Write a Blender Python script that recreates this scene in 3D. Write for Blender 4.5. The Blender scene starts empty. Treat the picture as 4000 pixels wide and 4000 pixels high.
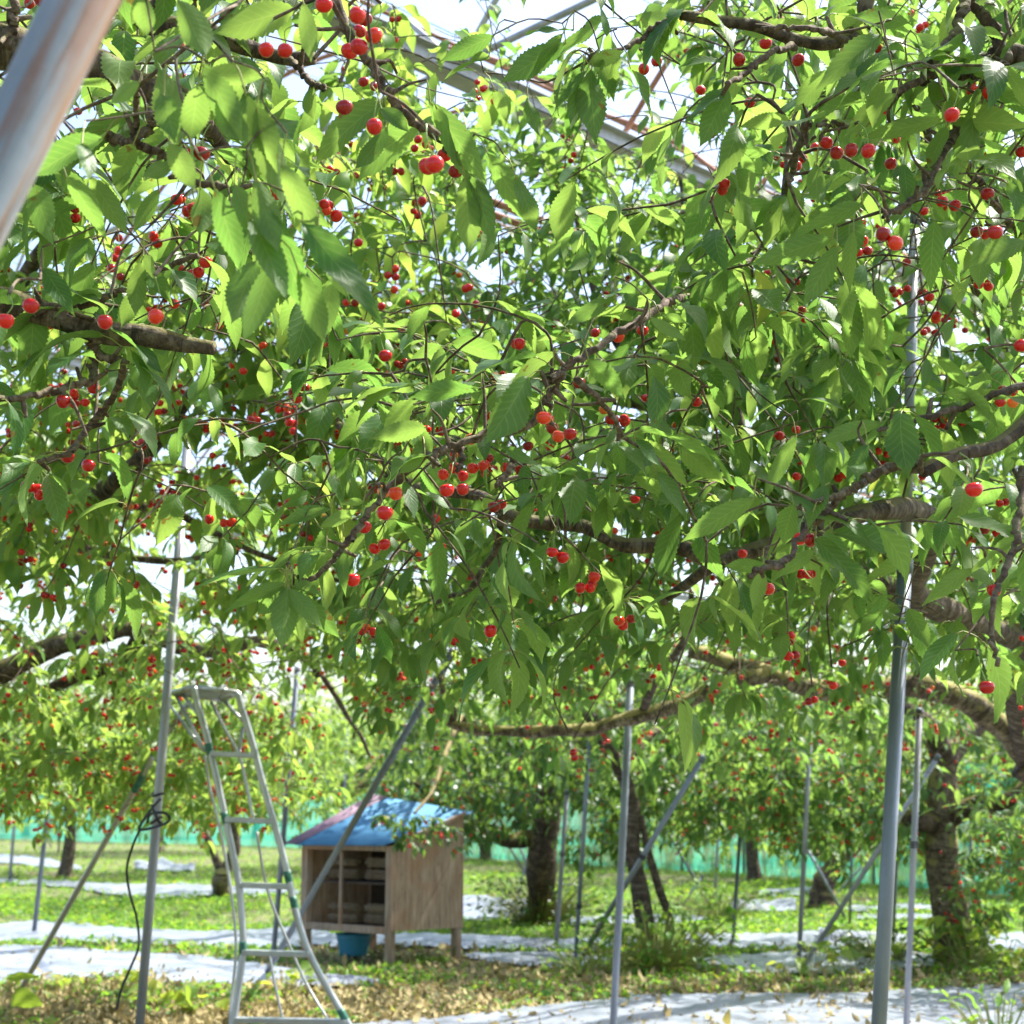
import bpy, math, random
import numpy as np
from mathutils import Vector

# ------------------------------------------------------------------ camera, light, exposure
SC = bpy.context.scene
COL = SC.collection
F = 6000.0                       # focal length in photo pixels (photo 4000 x 4000)
CAMZ = 1.35
PITCH = math.radians(10.4)
cam_d = bpy.data.cameras.new('camera')
cam = bpy.data.objects.new('camera', cam_d); COL.objects.link(cam)
cam.location = (0, 0, CAMZ)
cam.rotation_euler = (math.pi / 2 + PITCH, 0, 0)
cam_d.sensor_width = 36; cam_d.lens = 36 * F / 4000
cam_d.clip_start = 0.05; cam_d.clip_end = 2000
cam_d.dof.use_dof = True; cam_d.dof.focus_distance = 2.75; cam_d.dof.aperture_fstop = 7.5
SC.camera = cam

SUN_EL, SUN_AZ = math.radians(57), math.radians(62)     # azimuth clockwise from the view direction
w = bpy.data.worlds.new('World'); SC.world = w; w.use_nodes = True
nt = w.node_tree
sky = nt.nodes.new('ShaderNodeTexSky'); sky.sky_type = 'NISHITA'; sky.sun_disc = False
sky.sun_elevation = SUN_EL; sky.sun_rotation = SUN_AZ
sky.air_density = 1.0; sky.dust_density = 3.0; sky.ozone_density = 1.0
bg = nt.nodes['Background']; bg.inputs[1].default_value = 0.14
nt.links.new(sky.outputs[0], bg.inputs[0])
sd = bpy.data.lights.new('sun', 'SUN'); sd.energy = 4.9; sd.angle = math.radians(0.6); sd.color = (1, .95, .86)
sun = bpy.data.objects.new('sun', sd); COL.objects.link(sun)
ts = Vector((math.sin(SUN_AZ) * math.cos(SUN_EL), math.cos(SUN_AZ) * math.cos(SUN_EL), math.sin(SUN_EL)))
sun.rotation_euler = ts.to_track_quat('Z', 'Y').to_euler()
SC.view_settings.view_transform = 'Standard'; SC.view_settings.look = 'None'
SC.view_settings.gamma = 1; SC.view_settings.exposure = 1.6
cy = SC.cycles
cy.max_bounces = 7; cy.diffuse_bounces = 4; cy.glossy_bounces = 2; cy.transmission_bounces = 5; cy.transparent_max_bounces = 8
cy.use_denoising = True
try: cy.sample_clamp_indirect = 6
except Exception: pass

R = np.random.default_rng(11)
random.seed(5)
CP, SP = math.cos(PITCH), math.sin(PITCH)

# ------------------------------------------------------------------ geometry helpers
def ray(px, py):
    x, u = (px - 2000) / F, (2000 - py) / F
    return np.array([x, CP - u * SP, SP + u * CP])
def W(px, py, d): return np.array([0, 0, CAMZ]) + ray(px, py) * d
def G(px, py, z=0.0):
    r = ray(px, py); t = (z - CAMZ) / r[2]
    return np.array([0, 0, CAMZ]) + r * t
def proj(P):
    P = np.asarray(P, float); q = P - np.array([0, 0, CAMZ])
    d = q[..., 1] * CP + q[..., 2] * SP
    u = -q[..., 1] * SP + q[..., 2] * CP
    dd = np.where(np.abs(d) < 1e-6, 1e-6, d)
    return 2000 + F * q[..., 0] / dd, 2000 - F * u / dd, d
def nrm(a):
    return a / np.maximum(np.linalg.norm(a, axis=-1, keepdims=True), 1e-9)

def tag(o, label=None, cat=None, group=None, kind=None):
    if label: o['label'] = label
    if cat: o['category'] = cat
    if group: o['group'] = group
    if kind: o['kind'] = kind
    return o
def thing(name, label, cat, loc, group=None):
    o = bpy.data.objects.new(name, None); COL.objects.link(o)
    o.location = loc; o.empty_display_size = .2
    return tag(o, label, cat, group)

def make(name, V, faces, mats, parent=None, midx=None, uv=None, rnd=None, smooth=True):
    """faces: (n,4) quads (a repeated last index makes a triangle is not used) or list of arrays"""
    me = bpy.data.meshes.new(name)
    V = np.asarray(V, np.float32).reshape(-1, 3)
    if not isinstance(faces, list): faces = [faces]
    faces = [np.asarray(f, np.int32) for f in faces if len(f)]
    loops = np.concatenate([f.ravel() for f in faces])
    tot = np.concatenate([np.full(len(f), f.shape[1], np.int32) for f in faces])
    start = np.concatenate([[0], np.cumsum(tot)[:-1]]).astype(np.int32)
    off = Vector((0, 0, 0))
    if parent is not None:
        p = parent; acc = np.zeros(3)
        while p is not None:
            acc += np.array(p.location); p = p.parent
        V = V - acc.astype(np.float32)
    me.vertices.add(len(V)); me.vertices.foreach_set('co', V.ravel())
    me.loops.add(len(loops)); me.loops.foreach_set('vertex_index', loops)
    me.polygons.add(len(tot)); me.polygons.foreach_set('loop_start', start); me.polygons.foreach_set('loop_total', tot)
    if midx is not None: me.polygons.foreach_set('material_index', np.asarray(midx, np.int32))
    me.polygons.foreach_set('use_smooth', np.full(len(tot), smooth, bool))
    if uv is not None:
        l = me.uv_layers.new(name='UVMap'); l.data.foreach_set('uv', np.asarray(uv, np.float32)[loops].ravel())
    if rnd is not None:
        a = me.attributes.new('rnd', 'FLOAT', 'POINT'); a.data.foreach_set('value', np.asarray(rnd, np.float32))
    me.update(calc_edges=True); me.validate()
    for m in (mats if isinstance(mats, (list, tuple)) else [mats]): me.materials.append(m)
    o = bpy.data.objects.new(name, me); COL.objects.link(o)
    if parent is not None: o.parent = parent
    return o

def tubes(P, rad, S=6, cap=True, wob=0.0):
    """P (N,K,3), rad (N,K) -> verts, quads (+ cap fans as degenerate-free ring faces omitted)"""
    P = np.asarray(P, float); rad = np.asarray(rad, float)
    N, K, _ = P.shape
    T = np.empty_like(P); T[:, 1:-1] = P[:, 2:] - P[:, :-2]; T[:, 0] = P[:, 1] - P[:, 0]; T[:, -1] = P[:, -1] - P[:, -2]
    T = nrm(T)
    main = nrm(P[:, -1] - P[:, 0] + 1e-6)
    ref = np.where(np.abs(main[:, 2:3]) > .8, np.array([[1., 0.13, 0]]), np.array([[0.05, 0, 1.]]))[:, None, :]
    A = nrm(np.cross(T, np.broadcast_to(ref, T.shape))); B = np.cross(T, A)
    th = np.arange(S) * 2 * math.pi / S
    rr = rad[:, :, None] * (1 + (R.uniform(-wob, wob, (N, K, S)) if wob else 0))
    V = P[:, :, None, :] + rr[..., None] * (A[:, :, None, :] * np.cos(th)[None, None, :, None] + B[:, :, None, :] * np.sin(th)[None, None, :, None])
    V = V.reshape(-1, 3)
    global TUV
    ln_ = np.concatenate([np.zeros((N, 1)), np.cumsum(np.linalg.norm(np.diff(P, axis=1), axis=2), 1)], 1)
    TUV = np.stack([np.repeat(ln_.ravel(), S), np.tile(th / 6.2832, N * K)], -1)
    i = np.arange(N)[:, None, None] * K * S; k = np.arange(K - 1)[None, :, None] * S; s = np.arange(S)[None, None, :]; s2 = (s + 1) % S
    Q = np.stack([i + k + s, i + k + s2, i + k + S + s2, i + k + S + s], -1).reshape(-1, 4)
    caps = []
    if cap:
        base = np.arange(N)[:, None] * K * S
        caps = [np.concatenate([base + np.arange(S)[None, ::-1], base + (K - 1) * S + np.arange(S)[None, :]])]
    return V, Q, caps

def resample(pts, K):
    pts = np.asarray(pts, float)
    # catmull-rom through the points
    n = len(pts)
    if n == 2: t = np.linspace(0, 1, K)[:, None]; return pts[0] * (1 - t) + pts[1] * t
    e = np.vstack([2 * pts[0] - pts[1], pts, 2 * pts[-1] - pts[-2]])
    t = np.linspace(0, n - 1 - 1e-6, K); i = t.astype(int); f = (t - i)[:, None]
    p0, p1, p2, p3 = e[i], e[i + 1], e[i + 2], e[i + 3]
    return .5 * ((2 * p1) + (-p0 + p2) * f + (2 * p0 - 5 * p1 + 4 * p2 - p3) * f ** 2 + (-p0 + 3 * p1 - 3 * p2 + p3) * f ** 3)

def pipe(name, pts, r, mat, parent=None, K=None, S=14, r2=None, wob=0):
    pts = [np.asarray(p, float) for p in pts]
    K = K or (2 if len(pts) == 2 else 6 * len(pts))
    P = resample(pts, K); rad = np.linspace(r, r if r2 is None else r2, K)
    V, Q, c = tubes(P[None], rad[None], S, True, wob)
    o = make(name, V, [Q] + c, mat, parent)
    return o

BOXF = np.array([[0, 3, 2, 1], [4, 5, 6, 7], [0, 1, 5, 4], [1, 2, 6, 5], [2, 3, 7, 6], [3, 0, 4, 7]])
def box8(o, a, b, c):
    """box from corner o with edge vectors a, b, c"""
    o, a, b, c = [np.asarray(x, float) for x in (o, a, b, c)]
    return np.array([o, o + a, o + a + b, o + b, o + c, o + a + c, o + a + b + c, o + b + c])
def boxes(name, lst, mat, parent=None, smooth=False, bevel=0.0):
    V, Fc = [], []
    for n, bx in enumerate(lst): V.append(bx); Fc.append(BOXF + 8 * n)
    o = make(name, np.concatenate(V), np.concatenate(Fc), mat, parent, smooth=smooth)
    if bevel:
        m = o.modifiers.new('bevel', 'BEVEL'); m.width = bevel; m.segments = 2; m.limit_method = 'ANGLE'
    return o

# ------------------------------------------------------------------ materials
def mat(name):
    m = bpy.data.materials.new(name); m.use_nodes = True
    n = m.node_tree.nodes; l = m.node_tree.links
    return m, n, l, n['Principled BSDF']
def N_(n, t, **kw):
    x = n.new(t)
    for k, v in kw.items(): setattr(x, k, v)
    return x
def ramp(n, l, src, stops):
    r = n.new('ShaderNodeValToRGB'); e = r.color_ramp.elements
    while len(e) < len(stops): e.new(.5)
    for i, (p, c) in enumerate(stops): e[i].position = p; e[i].color = (*c, 1)
    l.new(src, r.inputs[0]); return r.outputs[0]
def noise(n, l, scale, detail=4, coord='Object', vec=None, rough=.55):
    t = n.new('ShaderNodeTexNoise'); t.inputs['Scale'].default_value = scale; t.inputs['Detail'].default_value = detail
    t.inputs['Roughness'].default_value = rough
    if vec is None:
        tc = n.new('ShaderNodeTexCoord'); vec = tc.outputs[coord]
    l.new(vec, t.inputs['Vector']); return t.outputs['Fac']
def mathn(n, l, op, a, b=None, c=None, clamp=False):
    m = n.new('ShaderNodeMath'); m.operation = op; m.use_clamp = clamp
    for i, v in enumerate((a, b, c)):
        if v is None: continue
        if isinstance(v, (int, float)): m.inputs[i].default_value = v
        else: l.new(v, m.inputs[i])
    return m.outputs[0]
def mixc(n, l, f, a, b, bt='MIX'):
    m = n.new('ShaderNodeMix'); m.data_type = 'RGBA'; m.blend_type = bt
    if isinstance(f, (int, float)): m.inputs[0].default_value = f
    else: l.new(f, m.inputs[0])
    for i, v in ((6, a), (7, b)):
        if isinstance(v, tuple): m.inputs[i].default_value = (*v, 1)
        else: l.new(v, m.inputs[i])
    return m.outputs[2]
def bump(n, l, h, strength, dist, bsdf):
    b = n.new('ShaderNodeBump'); b.inputs['Strength'].default_value = strength; b.inputs['Distance'].default_value = dist
    l.new(h, b.inputs['Height']); l.new(b.outputs[0], bsdf.inputs['Normal'])

def leaf_material(name, top, top2, under, trans, trans2, tf=.45, veins=True, rough=.36):
    m, n, l, b = mat(name)
    at = N_(n, 'ShaderNodeAttribute', attribute_name='rnd')
    rnd = at.outputs['Fac']
    geo = n.new('ShaderNodeNewGeometry')
    nz = noise(n, l, 60, 3)
    ctop = mixc(n, l, rnd, top, top2)
    cun = mixc(n, l, rnd, under, tuple(x * 1.15 for x in under))
    col = mixc(n, l, geo.outputs['Backfacing'], ctop, cun)
    tcol = mixc(n, l, rnd, trans, trans2)
    if veins:
        uv = N_(n, 'ShaderNodeUVMap'); sx = n.new('ShaderNodeSeparateXYZ'); l.new(uv.outputs[0], sx.inputs[0])
        av = mathn(n, l, 'ABSOLUTE', mathn(n, l, 'MULTIPLY_ADD', sx.outputs[1], 2.0, -1.0))
        mid = mathn(n, l, 'SUBTRACT', 1.0, mathn(n, l, 'DIVIDE', av, .06), clamp=True)
        ph = mathn(n, l, 'SUBTRACT', mathn(n, l, 'MULTIPLY', sx.outputs[0], 58.0), mathn(n, l, 'MULTIPLY', av, 13.0))
        sv = mathn(n, l, 'POWER', mathn(n, l, 'MULTIPLY_ADD', mathn(n, l, 'SINE', ph), .5, .5), 9.0)
        vein = mathn(n, l, 'MAXIMUM', mid, mathn(n, l, 'MULTIPLY', sv, .55), clamp=True)
        vt = mathn(n, l, 'MULTIPLY', vein, .36)
        col = mixc(n, l, vt, col, (.30, .42, .12))
        tcol = mixc(n, l, mathn(n, l, 'MULTIPLY', vein, .32), tcol, (.55, .68, .16))
        bump(n, l, vein, .35, .0012, b)
    yl = ramp(n, l, rnd, [(.93, (0, 0, 0)), (.985, (.6, .6, .6))])
    col = mixc(n, l, yl, col, (.26, .24, .03)); tcol = mixc(n, l, yl, tcol, (.70, .60, .06))
    bs = ramp(n, l, noise(n, l, 38, 2), [(.70, (0, 0, 0)), (.74, (.8, .8, .8))])
    col = mixc(n, l, bs, col, (.16, .10, .03)); tcol = mixc(n, l, bs, tcol, (.22, .12, .02))
    blot = mathn(n, l, 'MULTIPLY_ADD', nz, .7, .65)
    mm = N_(n, 'ShaderNodeMix', data_type='RGBA', blend_type='MULTIPLY'); mm.inputs[0].default_value = 1
    l.new(col, mm.inputs[6])
    cc = n.new('ShaderNodeCombineColor'); [l.new(blot, cc.inputs[i]) for i in range(3)]
    l.new(cc.outputs[0], mm.inputs[7])
    l.new(mm.outputs[2], b.inputs['Base Color'])
    rr = mathn(n, l, 'MULTIPLY_ADD', geo.outputs['Backfacing'], .25, rough)
    l.new(rr, b.inputs['Roughness'])
    b.inputs['Specular IOR Level'].default_value = .32
    tr = n.new('ShaderNodeBsdfTranslucent'); l.new(tcol, tr.inputs[0])
    mx = n.new('ShaderNodeMixShader'); mx.inputs[0].default_value = tf
    l.new(b.outputs[0], mx.inputs[1]); l.new(tr.outputs[0], mx.inputs[2])
    l.new(mx.outputs[0], n['Material Output'].inputs['Surface'])
    return m
M = {}
M['leaf'] = leaf_material('cherry leaf', (.024, .086, .026), (.050, .128, .032), (.105, .175, .055), (.16, .36, .055), (.39, .57, .10), tf=.45, rough=.46)  # bluish sheen of the upper side is put into the top greens
M['leaf_far'] = leaf_material('cherry leaf distant', (.045, .125, .022), (.095, .20, .030), (.12, .20, .055), (.28, .47, .07), (.54, .72, .12), veins=False, rough=.42)  # lighter leaf copy; sunlight on the rear crowns is put into its greens
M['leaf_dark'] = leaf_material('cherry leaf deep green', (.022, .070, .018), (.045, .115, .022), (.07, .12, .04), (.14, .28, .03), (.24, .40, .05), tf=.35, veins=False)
M['weed'] = leaf_material('weed leaf', (.055, .15, .018), (.13, .26, .028), (.10, .20, .04), (.17, .42, .03), (.40, .60, .05), veins=False, rough=.5)
M['heart'] = leaf_material('broad weed leaf', (.07, .15, .025), (.20, .30, .04), (.13, .20, .05), (.30, .48, .04), (.60, .68, .07), veins=True, rough=.5)
M['yellow'] = leaf_material('yellowing leaf', (.40, .30, .05), (.50, .33, .07), (.40, .30, .1), (.6, .45, .08), (.7, .5, .1), veins=True)
M['litter'] = leaf_material('dry fallen leaf', (.060, .075, .026), (.44, .34, .17), (.30, .25, .13), (.22, .17, .07), (.45, .36, .16), tf=.2, veins=False, rough=.75)

def simple(name, col, rough=.5, metal=0.0, nscale=None, namt=.25, spec=.5, bumpd=0):
    m, n, l, b = mat(name)
    b.inputs['Roughness'].default_value = rough; b.inputs['Metallic'].default_value = metal
    b.inputs['Specular IOR Level'].default_value = spec
    if nscale:
        f = noise(n, l, nscale, 5)
        c = ramp(n, l, f, [(.3, tuple(x * (1 - namt) for x in col)), (.7, tuple(min(1, x * (1 + namt)) for x in col))])
        l.new(c, b.inputs['Base Color'])
        if bumpd: bump(n, l, f, .6, bumpd, b)
    else: b.inputs['Base Color'].default_value = (*col, 1)
    return m
M['petiole'] = simple('leaf stalk', (.24, .26, .06), .5)
M['stem'] = simple('fruit stalk', (.20, .30, .07), .45)
M['spur'] = simple('fruiting spur', (.20, .12, .05), .8, nscale=200)

def bark_mat(name, base, light, dark, moss, mossamt=.5, sc=1.0):
    m, n, l, b = mat(name)
    tc = n.new('ShaderNodeTexCoord')
    f = noise(n, l, 22 * sc, 8, vec=tc.outputs['Object'], rough=.68)
    f2 = noise(n, l, 95 * sc, 4, vec=tc.outputs['Object'])
    c = ramp(n, l, f, [(.33, dark), (.5, base), (.68, light)])
    c = mixc(n, l, ramp(n, l, f2, [(.55, (0, 0, 0)), (.66, (.7, .7, .7))]), c, dark)
    uvn = N_(n, 'ShaderNodeUVMap'); su = n.new('ShaderNodeSeparateXYZ'); l.new(uvn.outputs[0], su.inputs[0])
    cb = n.new('ShaderNodeCombineXYZ'); l.new(mathn(n, l, 'MULTIPLY', su.outputs[0], 75.0 * sc), cb.inputs[0])
    vm = N_(n, 'ShaderNodeVectorMath', operation='MULTIPLY_ADD'); l.new(tc.outputs['Object'], vm.inputs[0]); vm.inputs[1].default_value = (14 * sc, 14 * sc, 14 * sc); l.new(cb.outputs[0], vm.inputs[2])
    band = noise(n, l, 1.0, 3, vec=vm.outputs[0])
    c = mixc(n, l, ramp(n, l, band, [(.54, (0, 0, 0)), (.62, (.8, .8, .8))]), c, dark)
    c = mixc(n, l, ramp(n, l, band, [(.34, (.55, .55, .55)), (.42, (0, 0, 0))]), c, light)
    geo = n.new('ShaderNodeNewGeometry'); sx = n.new('ShaderNodeSeparateXYZ'); l.new(geo.outputs['Normal'], sx.inputs[0])
    up = mathn(n, l, 'MULTIPLY_ADD', sx.outputs[2], .35, mathn(n, l, 'ADD', noise(n, l, 9 * sc, 6, vec=tc.outputs['Object']), -.5 + mossamt * .25))
    mo = mathn(n, l, 'MULTIPLY', mathn(n, l, 'GREATER_THAN', up, .28), .75 * min(1, mossamt * 1.6), clamp=True)
    c = mixc(n, l, mo, c, moss)
    l.new(c, b.inputs['Base Color']); b.inputs['Roughness'].default_value = .85; b.inputs['Specular IOR Level'].default_value = .25
    bump(n, l, mathn(n, l, 'ADD', f, mathn(n, l, 'MULTIPLY', f2, .5)), 1.0, .006 / sc, b)
    return m
M['bark'] = bark_mat('cherry bark', (.105, .078, .062), (.23, .19, .155), (.035, .026, .022), (.17, .16, .05), .5)
M['bark_moss'] = bark_mat('mossy bark', (.155, .12, .085), (.36, .31, .22), (.045, .033, .025), (.30, .27, .09), .9)
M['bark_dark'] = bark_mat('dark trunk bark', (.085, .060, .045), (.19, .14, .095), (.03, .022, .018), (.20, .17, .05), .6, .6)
M['twig'] = bark_mat('twig bark', (.13, .092, .072), (.25, .205, .17), (.05, .035, .028), (.18, .17, .06), .3, 2.2)

def cherry_mat():
    m, n, l, b = mat('cherry skin')
    oi = n.new('ShaderNodeObjectInfo')
    at = N_(n, 'ShaderNodeAttribute', attribute_name='rnd')
    v = mathn(n, l, 'FRACT', mathn(n, l, 'ADD', oi.outputs['Random'], at.outputs['Fac']))
    c = ramp(n, l, v, [(0, (.28, .002, .008)), (.35, (.55, .004, .009)), (.80, (.74, .008, .010)), (.96, (.80, .06, .012)), (1, (.85, .25, .04))])
    sp = noise(n, l, 700, 2)
    c = mixc(n, l, ramp(n, l, sp, [(.66, (0, 0, 0)), (.72, (.35, .35, .35))]), c, (.85, .30, .16))
    big = noise(n, l, 70, 3)
    c = mixc(n, l, mathn(n, l, 'MULTIPLY', mathn(n, l, 'SUBTRACT', big, .55, clamp=True), 1.4, clamp=True), c, (.72, .05, .015))
    l.new(c, b.inputs['Base Color']); b.inputs['Roughness'].default_value = .13
    b.inputs['Coat Weight'].default_value = .35; b.inputs['Specular IOR Level'].default_value = .4; b.inputs['Coat Roughness'].default_value = .06
    b.inputs['Subsurface Weight'].default_value = .05; b.inputs['Subsurface Radius'].default_value = (.006, .0012, .0006)
    b.inputs['Subsurface Scale'].default_value = 1.0
    return m
M['cherry'] = cherry_mat()

def galv(name, col, rust=0.0, rough=.42, metal=.55, axis=None):
    m, n, l, b = mat(name)
    tc = n.new('ShaderNodeTexCoord')
    mp = n.new('ShaderNodeMapping'); mp.inputs['Scale'].default_value = (1, 1, .25); l.new(tc.outputs['Object'], mp.inputs[0])
    f = noise(n, l, 14, 6, vec=mp.outputs[0]); f2 = noise(n, l, 90, 3, vec=tc.outputs['Object'])
    c = ramp(n, l, f, [(.3, tuple(x * .78 for x in col)), (.7, tuple(min(1, x * 1.15) for x in col))])
    c = mixc(n, l, mathn(n, l, 'MULTIPLY', f2, .25), c, tuple(x * .6 for x in col))
    if rust:
        ax = Vector(axis).normalized()
        dt = N_(n, 'ShaderNodeVectorMath', operation='DOT_PRODUCT'); l.new(tc.outputs['Object'], dt.inputs[0]); dt.inputs[1].default_value = ax
        sc1 = N_(n, 'ShaderNodeVectorMath', operation='SCALE'); sc1.inputs[0].default_value = -ax * .93; l.new(dt.outputs['Value'], sc1.inputs['Scale'])
        mp2 = N_(n, 'ShaderNodeVectorMath', operation='ADD'); l.new(tc.outputs['Object'], mp2.inputs[0]); l.new(sc1.outputs[0], mp2.inputs[1])
        fr = noise(n, l, 55, 4, vec=mp2.outputs[0], rough=.6)
        rc = ramp(n, l, fr, [(.50, (0, 0, 0)), (.58, (.6, .6, .6)), (.68, (1, 1, 1))])
        rcol = ramp(n, l, noise(n, l, 30, 4, vec=mp2.outputs[0]), [(.35, (.19, .125, .06)), (.55, (.16, .08, .03)), (.70, (.18, .05, .015))])
        c = mixc(n, l, mathn(n, l, 'MULTIPLY', rc, rust), c, rcol)
    l.new(c, b.inputs['Base Color']); b.inputs['Metallic'].default_value = metal
    l.new(mathn(n, l, 'MULTIPLY_ADD', f2, .2, rough - .1), b.inputs['Roughness'])
    bump(n, l, f2, .12, .001, b)
    return m
M['pole'] = galv('galvanised pipe', (.21, .24, .29), metal=.3)
M['pole_light'] = galv('pale galvanised pipe', (.34, .35, .40), metal=.3)  # pale pipe; for sunlit lengths the light is put into this colour
M['pole_dark'] = galv('dull grey pipe', (.13, .155, .19), metal=.3)
M['pole_rust'] = galv('rust streaked pipe', (.15, .185, .225), rust=.9, rough=.72, metal=.0, axis=tuple(W(487, -330, 1.12) - W(-258, 1180, 1.12)))
M['steel'] = galv('galvanised roof steel', (.42, .43, .45), metal=.3, rough=.5)
M['rustpipe'] = galv('rust brown pipe', (.36, .16, .09), metal=.05, rough=.7)
M['alu'] = galv('worn aluminium', (.46, .48, .49), metal=.7, rough=.34)
M['green'] = simple('chipped green paint', (.03, .14, .10), .45, nscale=60, namt=.6)
M['black'] = simple('black tie strap', (.012, .012, .016), .45)
M['cord'] = simple('blue roof cord', (.25, .45, .60), .6)

# cherries that the photo shows clearly: x, y, radius in photo pixels
CH = [(1040,195,34),(1113,198,32),(1265,20,35),(1395,60,37),(1425,75,30),(1405,122,28),(1460,140,35),(1365,200,34),(1403,183,35),(1420,320,22),(1460,337,19),(1345,420,34),(1462,495,36),(1552,418,30),(1738,605,30),(1670,650,36),(1697,643,38),(1780,670,30),(1650,785,20),(1400,948,18),(1515,1075,17),(1545,1050,17),(1545,1082,17),(1540,1132,17),(1490,1196,18),(1832,1122,17),(1818,1128,17),(1860,1188,17),(1780,1225,18),(1505,1390,27),
(115,15,24),(155,5,22),(788,600,34),(748,592,22),(690,780,24),(706,778,22),(305,435,17),(465,930,17),(462,980,20),(450,1008,19),(435,1048,20),(600,925,22),(614,950,22),(120,1195,33),(22,1253,35),(410,1258,33),(608,1237,35),(680,1187,22),(645,1172,13),(855,1275,18),(247,1568,30),(365,1515,26),(345,1818,30),(265,1785,27),(297,1657,17),
(2125,1632,31),(2143,1640,27),(2158,1672,26),(2180,1705,28),(2227,1695,29),(1745,1915,30),(1808,1911,28),(1500,1920,29),(1545,1927,31),(1503,2003,32),(1425,2060,28),(1378,2265,30),(1930,1980,25),(1957,1970,22),(1775,1775,20),(1840,1715,26),(2063,1743,22),(2262,1497,25),(2415,1315,28),(2510,1292,24),(2325,1300,20),(2360,1600,22),(2520,1555,17),(2480,1950,20),(2397,2075,18),(1703,2025,20),
(2887,234,29),(2990,170,25),(3118,235,27),(2737,353,21),(2929,401,24),(3155,100,25),(3228,558,27),(3268,598,29),(3325,587,30),(3392,590,31),(3112,648,22),(3183,575,20),(3133,618,21),(3480,640,28),(3718,450,33),(3862,364,29),(3450,915,33),(3497,950,33),(3352,988,20),(3390,980,20),(3623,940,23),(3680,787,24),(3730,803,27),(3610,825,19),(3857,758,27),(3815,906,27),(3848,915,24),(3887,908,31),(3905,968,24),(3542,1024,18),(3487,1132,17),(3515,1140,16),(3545,1127,16),(3498,1150,16),(3630,1160,20),(3597,1182,15),(3620,1290,17),(3655,1300,17),(3690,1250,15),(3770,1290,15),(3110,1678,20),(3604,1860,18),(3805,1912,34),(3125,2105,28),(3167,2110,31),(2900,2163,20),(3002,2300,28),(3883,2305,31),(3855,2685,30),(3990,1350,30),(2515,270,25),(2565,240,22),(3500,540,22),(3160,2740,17),(3182,2733,17),(3255,2678,18),(3290,2590,16),(3180,2455,14),(2240,2940,17),(2245,2960,15),
(978,1633,15),(990,1640,15),(1122,1622,20),(1120,1594,17),(1146,1598,17),(1130,1650,19),(1150,1655,18),(1145,1684,17),(980,1640,18),(1005,1642,17),(997,1622,15),(552,1728,17),(560,1745,14),(530,1733,15),(572,1800,14),(585,1795,13),(830,1780,15),(950,1450,16),(907,1427,15),(250,1452,13),(625,1575,15),(768,1865,13),(672,1885,13),(543,2035,13),(560,2055,13)]
CHA = np.array(CH, float)
CHD = 72.0 / CHA[:, 2]          # depth for a 24 mm cherry

# places where the photo shows open sky between the crowns
HOLES = [(1740,150,150,230,.85),(2230,60,230,80,.6),(2400,450,130,130,.85),(2740,610,120,110,.9),(2000,800,160,120,.8),(1120,190,150,150,.7),
         (850,2010,150,70,.5),(80,2330,90,50,.4),(620,2130,120,60,.6),(1680,2190,150,80,.7),(1380,2170,90,50,.6),(3050,750,120,80,.7),(2880,1180,90,70,.6),
         (3600,60,60,80,.5),(3780,180,50,60,.6),(2100,330,80,120,.6),(1560,1120,60,50,.4),(2960,990,90,60,.6),(2620,380,70,150,.7),(1900,250,90,140,.7),(1930,1050,70,60,.5)]
def holes(P, extra=0.0):
    x, y, d = proj(P)
    p = np.zeros(len(P))
    for cx, cyy, rx, ry, pr in HOLES:
        q = ((x - cx) / rx) ** 2 + ((y - cyy) / ry) ** 2
        p = np.maximum(p, np.where(q < 1, pr, np.where(q < 1.7, pr * (1.7 - q) / .7, 0)))
    return R.random(len(P)) < p + extra

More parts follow.
